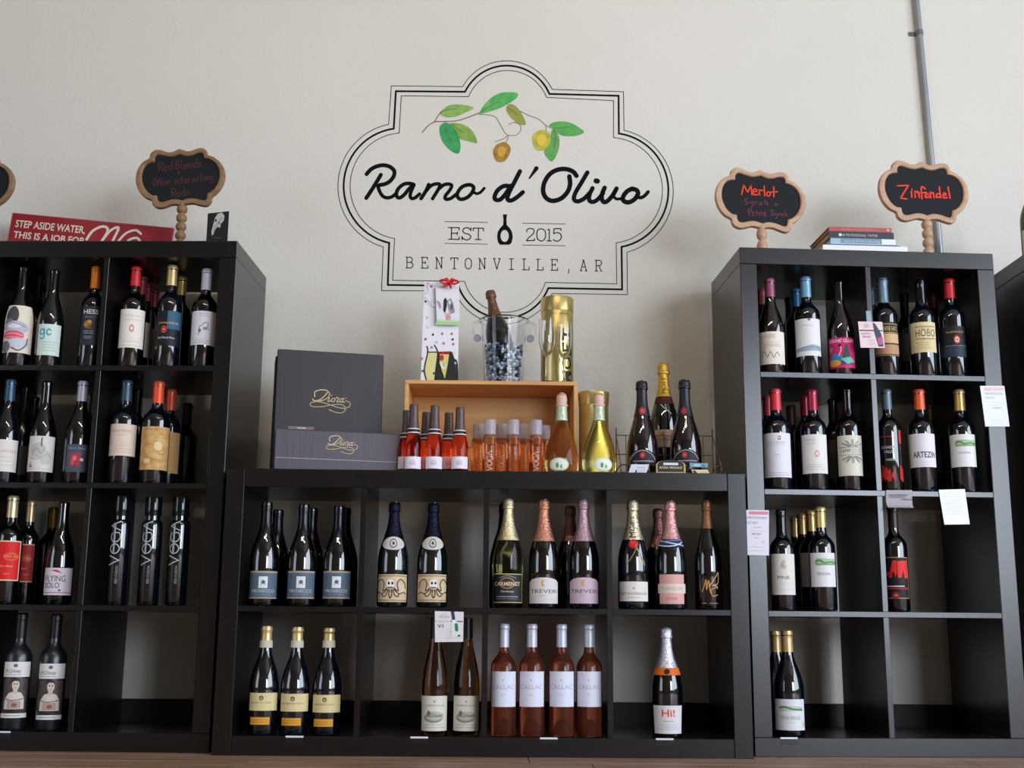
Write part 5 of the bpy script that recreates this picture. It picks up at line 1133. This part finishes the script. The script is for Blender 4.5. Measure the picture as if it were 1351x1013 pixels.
# ---- clear ice bucket with beads and a bottle
Zb = ZC; D = .235; hB = .2; X = 0
for k in range(3):
    X = solve(Vector((0, D, Zb+hB*.5)), Vector((1, 0, 0)), 0, 664.5); hB = solve(Vector((X, D-.07, Zb)), ZV, 1, 416.5)
bk_ = tag(empty('ice_bucket', (X, D, Zb+.0003)), 'clear acrylic ice bucket with knob handles on the pine crate', 'bucket')
Rb, Rt = .0585, .073
def rr(z): return Rb+(Rt-Rb)*(z/hB)
ACR = mat('f6f8fb', .0, trans=1, ior=1.3)
link('shell', lathe_me('shell', [(0, 0), (Rb, 0), (Rb+.001, .004), (rr(hB*.5), hB*.5), (Rt, hB-.003), (Rt+.0055, hB-.002), (Rt+.0055, hB+.002), (Rt-.002, hB), (rr(hB*.5)-.0025, hB*.5), (Rb-.002, .006), (0, .006)], 48), ACR, bk_)
for s in (-1, 1):
    bm = bmesh.new()
    tube_bm(bm, catmull([(s*(Rt+.003), 0, hB-.002), (s*(Rt+.020), 0, hB-.008), (s*(Rt+.024), 0, hB-.03), (s*(Rt+.014), 0, hB-.052), (s*(rr(hB-.06)+.001), 0, hB-.06)], 5), .0045, 10)
    hd = link('handle', bm_mesh(bm, 'handle', True), ACR, bk_)
    bm = bmesh.new(); bmesh.ops.create_icosphere(bm, subdivisions=2, radius=.0125); bmesh.ops.translate(bm, verts=bm.verts, vec=(s*(rr(hB-.055)+.0140), -.002, hB-.056))
    link('knob', bm_mesh(bm, 'knob'), mat('cfd6ee', .05, trans=.8, ior=1.45), hd)
bm = bmesh.new(); random.seed(11); mats_ = [mat('dfe6ee', .06, spec=.8), mat('8fa3bd', .06, spec=.8), mat('2b3a55', .06, spec=.8), mat('b9c6d6', .06, trans=.7), mat('10141f', .08)]
zb_ = .012
while zb_ < hB*.62:
    n = 26
    for k in range(n):
        a = 2*PI*k/n+random.random()*.3; r = rr(zb_)-.0095-random.random()*.004
        res = bmesh.ops.create_icosphere(bm, subdivisions=1, radius=.0048+random.random()*.0018)
        bmesh.ops.translate(bm, verts=res['verts'], vec=(r*math.cos(a), r*math.sin(a), zb_+random.random()*.004))
        mi = random.choice((0, 0, 1, 1, 2, 3, 4))
        for v in res['verts']:
            for f_ in v.link_faces: f_.material_index = mi
    zb_ += .0088
beads = link('glass_beads', bm_mesh(bm, 'glass_beads', True), mats_, None, (X, D, Zb+.0003))
tag(beads, 'shiny clear, white and dark blue glass beads filling the ice bucket', 'beads', kind='stuff')
# bottle leaning in the bucket
kb = prof('champ', .0400, .30); rfk = radfn(kb)
ib = empty('sparkling_bottle', (X+.006, D, Zb+.045)); tag(ib, 'dark sparkling bottle with bronze foil leaning in the clear ice bucket', 'bottle')
ib.rotation_euler = (math.radians(4), math.radians(-8.5), 0)
ktop = UM.pt(646.5, 384, D)
Lb = (ktop-Vector((X+.006, D, Zb+.045))).length; kb = prof('champ', .0400, Lb); rfk = radfn(kb)
ib.rotation_euler = (0, math.atan2(ktop.x-(X+.006), ktop.z-(Zb+.045)), 0)
link('glass', lathe_me('glass', [(0, .004)]+kb+[(0, Lb)], 32), mat('231d1a', .08, spec=.6), ib)
b0 = Lb*.905
link('capsule', lathe_me('capsule', [(rfk(Lb*.66+(b0-Lb*.66)*k/6)+.001, Lb*.66+(b0-Lb*.66)*k/6) for k in range(7)]+[(.0142, b0), (.0168, b0+.003), (.0172, b0+.008), (.0162, b0+.012), (.0165, Lb*.97), (.013, Lb), (0, Lb+.001)], 24), foil('6b4e3a'), ib)
# ---- paper gift bag
U = UM; DBg = .19
q = [U.pt(556.5, 367, DBg), U.pt(604, 370, DBg), U.pt(604, 500.5, DBg), U.pt(555, 500.5, DBg)]
x0, x1 = q[3].x, q[2].x; hg = (q[0].z+q[1].z)/2-ZC; wg = x1-x0
gb = tag(empty('gift_bag', (x0, DBg, ZC)), 'white spotted paper gift bag printed with champagne glasses, on the crate', 'bag')
bm = bmesh.new()
vs = [(0, 0, 0), (wg, 0, 0), (wg, .075, 0), (0, .075, 0), (.003, .026, hg), (wg-.002, .026, hg-.004), (wg-.002, .044, hg-.004), (.003, .044, hg)]
v = [bm.verts.new(p) for p in vs]
for f4 in ((0, 1, 5, 4), (1, 2, 6, 5), (2, 3, 7, 6), (3, 0, 4, 7), (0, 3, 2, 1)): bm.faces.new([v[i] for i in f4])
bm.faces.new([v[i] for i in (4, 5, 6, 7)])
bmesh.ops.recalc_face_normals(bm, faces=bm.faces)
link('bag_body', bm_mesh(bm, 'bag_body'), mat('e4e3ec', .45), gb)
def bagm(s, t, l): return Vector((wg/2+s, .026*t/hg-.0006-l, t))
dots = []
for k, (u_, v_, c_) in enumerate(((-.85, .80, '2a3458'), (-.75, .64, 'a8c89c'), (-.4, .475, '20264c'), (.1, .485, '4a7a8c'), (.62, .485, 'c83a5c'), (-.8, .43, '4a5c6c'), (.68, .43, '20264c'), (.72, .385, 'c83a5c'), (.2, .39, 'd0304c'), (-.45, .35, 'c8506c'), (-.7, .55, 'e3dc9c'), (-.95, .24, 'd8508c'), (-.8, .02, '20264c'), (.8, .3, 'e3dc9c'), (.15, .30, 'b83a3c'), (-.2, .40, '9cc0dc'), (-.55, .95, 'c85c8c'), (.85, .2, '9cc0dc'), (-.9, .12, '4a5c6c'))):
    dots.append(('e', u_, v_, .055, .012, c_))
flat_obj('spots', dots, bagm, wg/2, hg, gb)
PB = [
   ('p', [(-.68, .30), (-.12, .30), (-.15, .15), (-.3, 0), (-.6, 0), (-.78, .12)], 'd3cf8c'), ('l', [(-.72, .36), (-.66, .30), (-.82, .13), (-.62, .0)], .012, '1c1a1c', 1), ('l', [(-.3, .37), (-.12, .30), (-.2, .13), (-.25, 0)], .012, '1c1a1c', 1), ('l', [(-.68, .305), (-.12, .305)], .01, '1c1a1c'),
   ('p', [(-.1, .30), (.62, .30), (.85, .2), (.95, 0), (-.25, 0)], '1c2420'), ('p', [(0, .29), (.5, .29), (.45, .2), (.3, .05), (.15, .12), (0, .2)], 'd0c878'), ('p', [(-.1, .31), (.62, .315), (.5, .285), (-.05, .285)], '8c1f28'), ('e', .1, .25, .12, .03, 'b0302c'), ('l', [(.62, .30), (.75, .24), (.92, .2), (.98, 0)], .02, '1c2420', 1), ('l', [(.05, .2), (.2, .15), (.3, .18)], .015, 'e8e8e0', 1), ('e', .25, .18, .05, .02, 'a8b4ac'), ('e', -.3, .1, .05, .012, '3a3a20')]
flat_obj('printed_glass', PB[:4]+PB[-1:], bagm, wg/2, hg, gb)
flat_obj('printed_bottle', PB[4:-1], bagm, wg/2, hg, gb)
for (sx, sz) in ((.4, 0),):
    pass
bm = bmesh.new()
tube_bm(bm, catmull([(.012, .020, hg-.010), (.018, .016, hg-.035), (.001, .012, hg-.048), (.014, .012, hg-.062), (.040, .010, hg-.085)], 5), .0014, 6)
tube_bm(bm, catmull([(.012, .022, hg-.004), (.028, .016, hg-.012), (.05, .010, hg-.018), (.09, .012, hg-.010)], 5), .0014, 6)
link('cord', bm_mesh(bm, 'cord', True), mat('cfcad6', .6), gb)
# tag on the bag
DT = DBg-.006
q = [U.pt(573, 377, DT), U.pt(605.5, 379, DT), U.pt(606.5, 428, DT), U.pt(575, 427.5, DT)]
q[0] = q[0]+Vector((0, .022, 0)); q[1] = q[1]+Vector((0, .022, 0)); q[2] = q[2]+Vector((0, .009, 0)); q[3] = q[3]+Vector((0, .009, 0))
o = q[3].copy(); q = [p-o for p in q]; nn = Vector((0, -1, 0)); f, hw, h = quadmap(q, nn)
bm = bmesh.new(); fr = [bm.verts.new(p) for p in q]; bk = [bm.verts.new(p+Vector((0, .0015, 0))) for p in q]
bm.faces.new(fr); bm.faces.new(bk[::-1])
for i in range(4): bm.faces.new((fr[i], bk[i], bk[(i+1) % 4], fr[(i+1) % 4]))
bmesh.ops.recalc_face_normals(bm, faces=bm.faces)
gt = link('gift_tag', bm_mesh(bm, 'gift_tag'), mat('dcdce4', .4), gb, o-gb.location)
flat_obj('print', [('r', -1, -.93, 0, 1, '6c6c78'), ('r', -1, 1, 0, .09, 'a6cf8c'), ('r', -.9, .98, .10, .14, 'c3dcb4'), ('p', [(-.35, .38), (-.3, .68), (-.1, .75), (0, .66), (-.05, .5), (-.2, .32)], '26262c'), ('p', [(0, .66), (.3, .74), (.5, .6), (.62, .35), (.3, .3), (.1, .4)], '8c8f98'), ('p', [(-.9, .66), (-.6, .62), (-.5, .5), (-.6, .42)], 'b3949c'), ('p', [(-.2, .3), (.2, .36), (.3, .2), (.05, .12), (-.1, .2)], 'd8b0b0'), ('l', [(-.1, .14), (.05, .26), (.2, .12)], .02, 'b87c84', 1), ('e', .2, .62, .1, .06, 'd3d6de'), ('e', .35, .5, .08, .08, '4c4f58')],
   lambda s, t, l: f(s, t, l+.0004), hw, h, gt)
bm = bmesh.new(); random.seed(3)
cx, cz = wg*.72, hg-.008
for k, (dx, dz, r1) in enumerate(((-.030, .004, .016), (.030, .002, .018), (-.012, .010, .012), (.014, .008, .013), (-.016, -.014, .014), (.006, -.018, .012))):
    tube_bm(bm, catmull([(cx, .008, cz), (cx+dx*.5, .002, cz+dz*.5+.006), (cx+dx, .004, cz+dz), (cx+dx*.5, .010, cz+dz*.4-.004), (cx, .009, cz)], 5), .0030, 6)
link('ribbon_bow', bm_mesh(bm, 'ribbon_bow', True), mat('d0222c', .35), gb)
# ---- wire rack with two dark bottles, a champagne behind
B('sparkling_bottle', 'M', -1, 846.5, 503.5, .075, 'regale', .0465, 'regal', mat('15131a', .4), 549, [(537, 547, 26, 'a03038', [('e', 0, .5, .5, .3, 'c84a50')], {'neck': 1, 'shape': 'e', 'off': .0013}), (592.5, 611, 52, '1a2028', [('l', [(-.95, .3), (-.6, .7), (0, .92), (.6, .7), (.95, .3)], .05, 'a8a8ac', 1), ('e', -.02, .58, .2, .24, 'a02a32'), ('e', -.02, .58, .1, .12, 'c85a5c'), ('r', -.7, .8, .12, .2, '9c8a8c')], {'shape': 'arch', 'a': .7})],
  desc='dark red sparkling bottle with arched black label, left in the wire rack', Z=ZM, group='dark red bottles in the wire rack')
B('sparkling_bottle', 'M', -1, 902.7, 502, .075, 'regale', .0465, 'regal', mat('15131a', .4), 549, [(537, 547, 26, '7a2a30', [('e', 0, .5, .5, .3, 'a03a40')], {'neck': 1, 'shape': 'e', 'off': .0013, 'cu': -10}), (592, 610.5, 52, '1a2028', [('l', [(-.95, .3), (-.6, .7), (0, .92), (.6, .7), (.95, .3)], .05, 'a8a8ac', 1), ('e', -.1, .58, .2, .24, 'a02a32'), ('e', -.1, .58, .1, .12, 'c85a5c'), ('r', -.7, .8, .12, .2, '9c8a8c')], {'shape': 'arch', 'a': .7})],
  desc='dark red sparkling bottle with arched black label, right in the wire rack', Z=ZM, group='dark red bottles in the wire rack')
B('sparkling_bottle', 'M', -1, 875, 480.5, .205, 'champ', .0470, 'green', foil('d0a440'), 523, [(497, 519, 44, '000', [('t', 'MOET', -.35, .45, 0, 1, '5a3c18', 'v')], {'shape': 'none', 'neck': 1, 'off': .0014}), (523.5, 533, 70, '4a1420', [], {'neck': 1, 'off': .001}),
   (532, 545, 60, '000', [('l', [(-.3, 1), (.1, .5), (.5, 0)], .08, 'cfc8ac', 1), ('l', [(.1, 1), (.15, .5), (.1, .2)], .06, 'cfc8ac', 1)], {'shape': 'none', 'off': .001}),
   (566.5, 589.5, 62, 'b59a80', [('t', 'MOET & CHANDON', -.8, .4, .4, .55, '6a5444'), ('r', .35, 1, 0, 1, 'b06a54'), ('e', -.1, .75, .1, .12, '8a7058')])],
  desc='large gold-foiled champagne bottle standing behind the wire rack', Z=ZM)
RK = mat('6a5138', .35, metal=.7)
Xa, Xb = UM.pt(819, 600, .02).x, UM.pt(951, 600, .02).x
rk = tag(empty('wire_rack', (Xa, .018, ZM)), 'bronze wire display rack holding the two dark red bottles', 'rack'); wr = Xb-Xa
def wire(name, pts, r=.0014): bm = bmesh.new(); tube_bm(bm, pts, r, 6); return link(name, bm_mesh(bm, name, True), RK, rk)
dr = .125
zr = solve(Vector((Xa, .018, ZM)), ZV, 1, 613); zbk = solve(Vector((Xa, .018+dr, ZM)), ZV, 1, 574); zp = solve(Vector((Xa, .018+dr, ZM)), ZV, 1, 566)
zbk2 = zbk*.55
wire('front_rail', [(0, 0, zr), (wr, 0, zr)], .0017); wire('back_rail', [(0, dr, zbk), (wr, dr, zbk)]); wire('back_rail', [(0, dr, zbk2), (wr, dr, zbk2)])
wire('base_wire', [(0, 0, .002), (wr, 0, .002)]); wire('base_wire', [(0, dr, .002), (wr, dr, .002)])
for x in (0, wr):
    wire('side_rail', [(x, 0, zr), (x, dr, zr)]); wire('side_rail', [(x, 0, .002), (x, dr, .002)]); wire('side_rail', [(x, 0, zr), (x, dr, zbk)])
    wire('corner_post', [(x, 0, .0), (x, 0, zr+.002)], .0018)
    wire('corner_post', [(x, dr, .0), (x, dr, zbk+.022)], .0018)
for k in range(1, 10):
    wire('upright_wire', [(wr*k/10, dr, .002), (wr*k/10, dr, zbk)])
zpl = solve(Vector((Xa, .014, ZM)), ZV, 1, 606)
xa, xb = UM.pt(865.5, 615, .012).x-Xa, UM.pt(904.5, 615, .012).x-Xa; cxp = (xa+xb)/2; hwp = (xb-xa)/2
def arch(k, zlow, grow=0):
    return [(cxp-hwp-grow, zlow), (cxp+hwp+grow, zlow), (cxp+hwp+grow, zpl*.62)]+[(cxp+(hwp+grow)*math.cos(a), zpl*.62+(zpl*.38+grow)*math.sin(a)) for a in [PI*k/10 for k in range(1, 10)]]+[(cxp-hwp-grow, zpl*.62)]
def plate(name, poly, y0, y1, mt):
    bm = bmesh.new(); a = [bm.verts.new((x, y0, z)) for x, z in poly]; b = [bm.verts.new((x, y1, z)) for x, z in poly]
    bm.faces.new(a); bm.faces.new(b[::-1])
    for i in range(len(poly)): bm.faces.new((a[i], b[i], b[(i+1) % len(poly)], a[(i+1) % len(poly)]))
    bmesh.ops.recalc_face_normals(bm, faces=bm.faces); return link(name, bm_mesh(bm, name), mt, rk)
plate('plaque_edge', arch(0, .001), -.0050, -.0022, mat('a8925c', .35, metal=.5))
pq = plate('plaque', [(cxp+(x-cxp)*.88, .004+(z-.001)*.93) for x, z in arch(0, .001)], -.0062, -.0052, mat('15130f', .4))
def plm(s, t, l): return Vector((cxp+s, -.0066-l, t))
flat_obj('print', [('t', 'ROSA REGALE', -.76, .76, .34, .50, 'd8c890', 'b'), ('r', -.5, .5, .60, .78, 'd3d6e6')], plm, hwp, zpl, pq)
card('shelf_note', 'M', [(833, 612.5), (856.5, 612.5), (851.5, 627.5), (828, 627)], .006, 'd3d6e3', [('t', 'Brachetto', -.2, .7, .66, .78, '9a98a8'), ('p', [(-.3, 0), (-.28, .45), (-.2, .55), (-.12, .45), (-.1, 0)], '2c2028')]+[('r', .0, .7, v, v+.02, 'b3b3c3') for v in (.5, .4, .3)], 'small white slanted note at the left end of the wire rack', 'card', tilt=(.0, .0, 0, 0))
card('shelf_note', 'M', [(912, 619.5), (933.5, 619.5), (938, 627.5), (915.5, 627.5)], .006, 'd8c896', [('p', [(-.85, 0), (-.9, .8), (-.6, .9), (-.3, 0)], '5a2a24'), ('r', 0, .8, .5, .58, 'b3a676')], 'small cream note at the right end of the wire rack', 'card')
card('shelf_note', 'M', [(909.5, 610.5), (934, 611), (934, 616.5), (910.5, 616)], .008, '6f9cb4', [('e', -.2, .5, .4, .3, 'a8c4d3'), ('e', .5, .4, .2, .3, '4c7c98')], 'thin blue picture strip above the cream note on the wire rack', 'card')
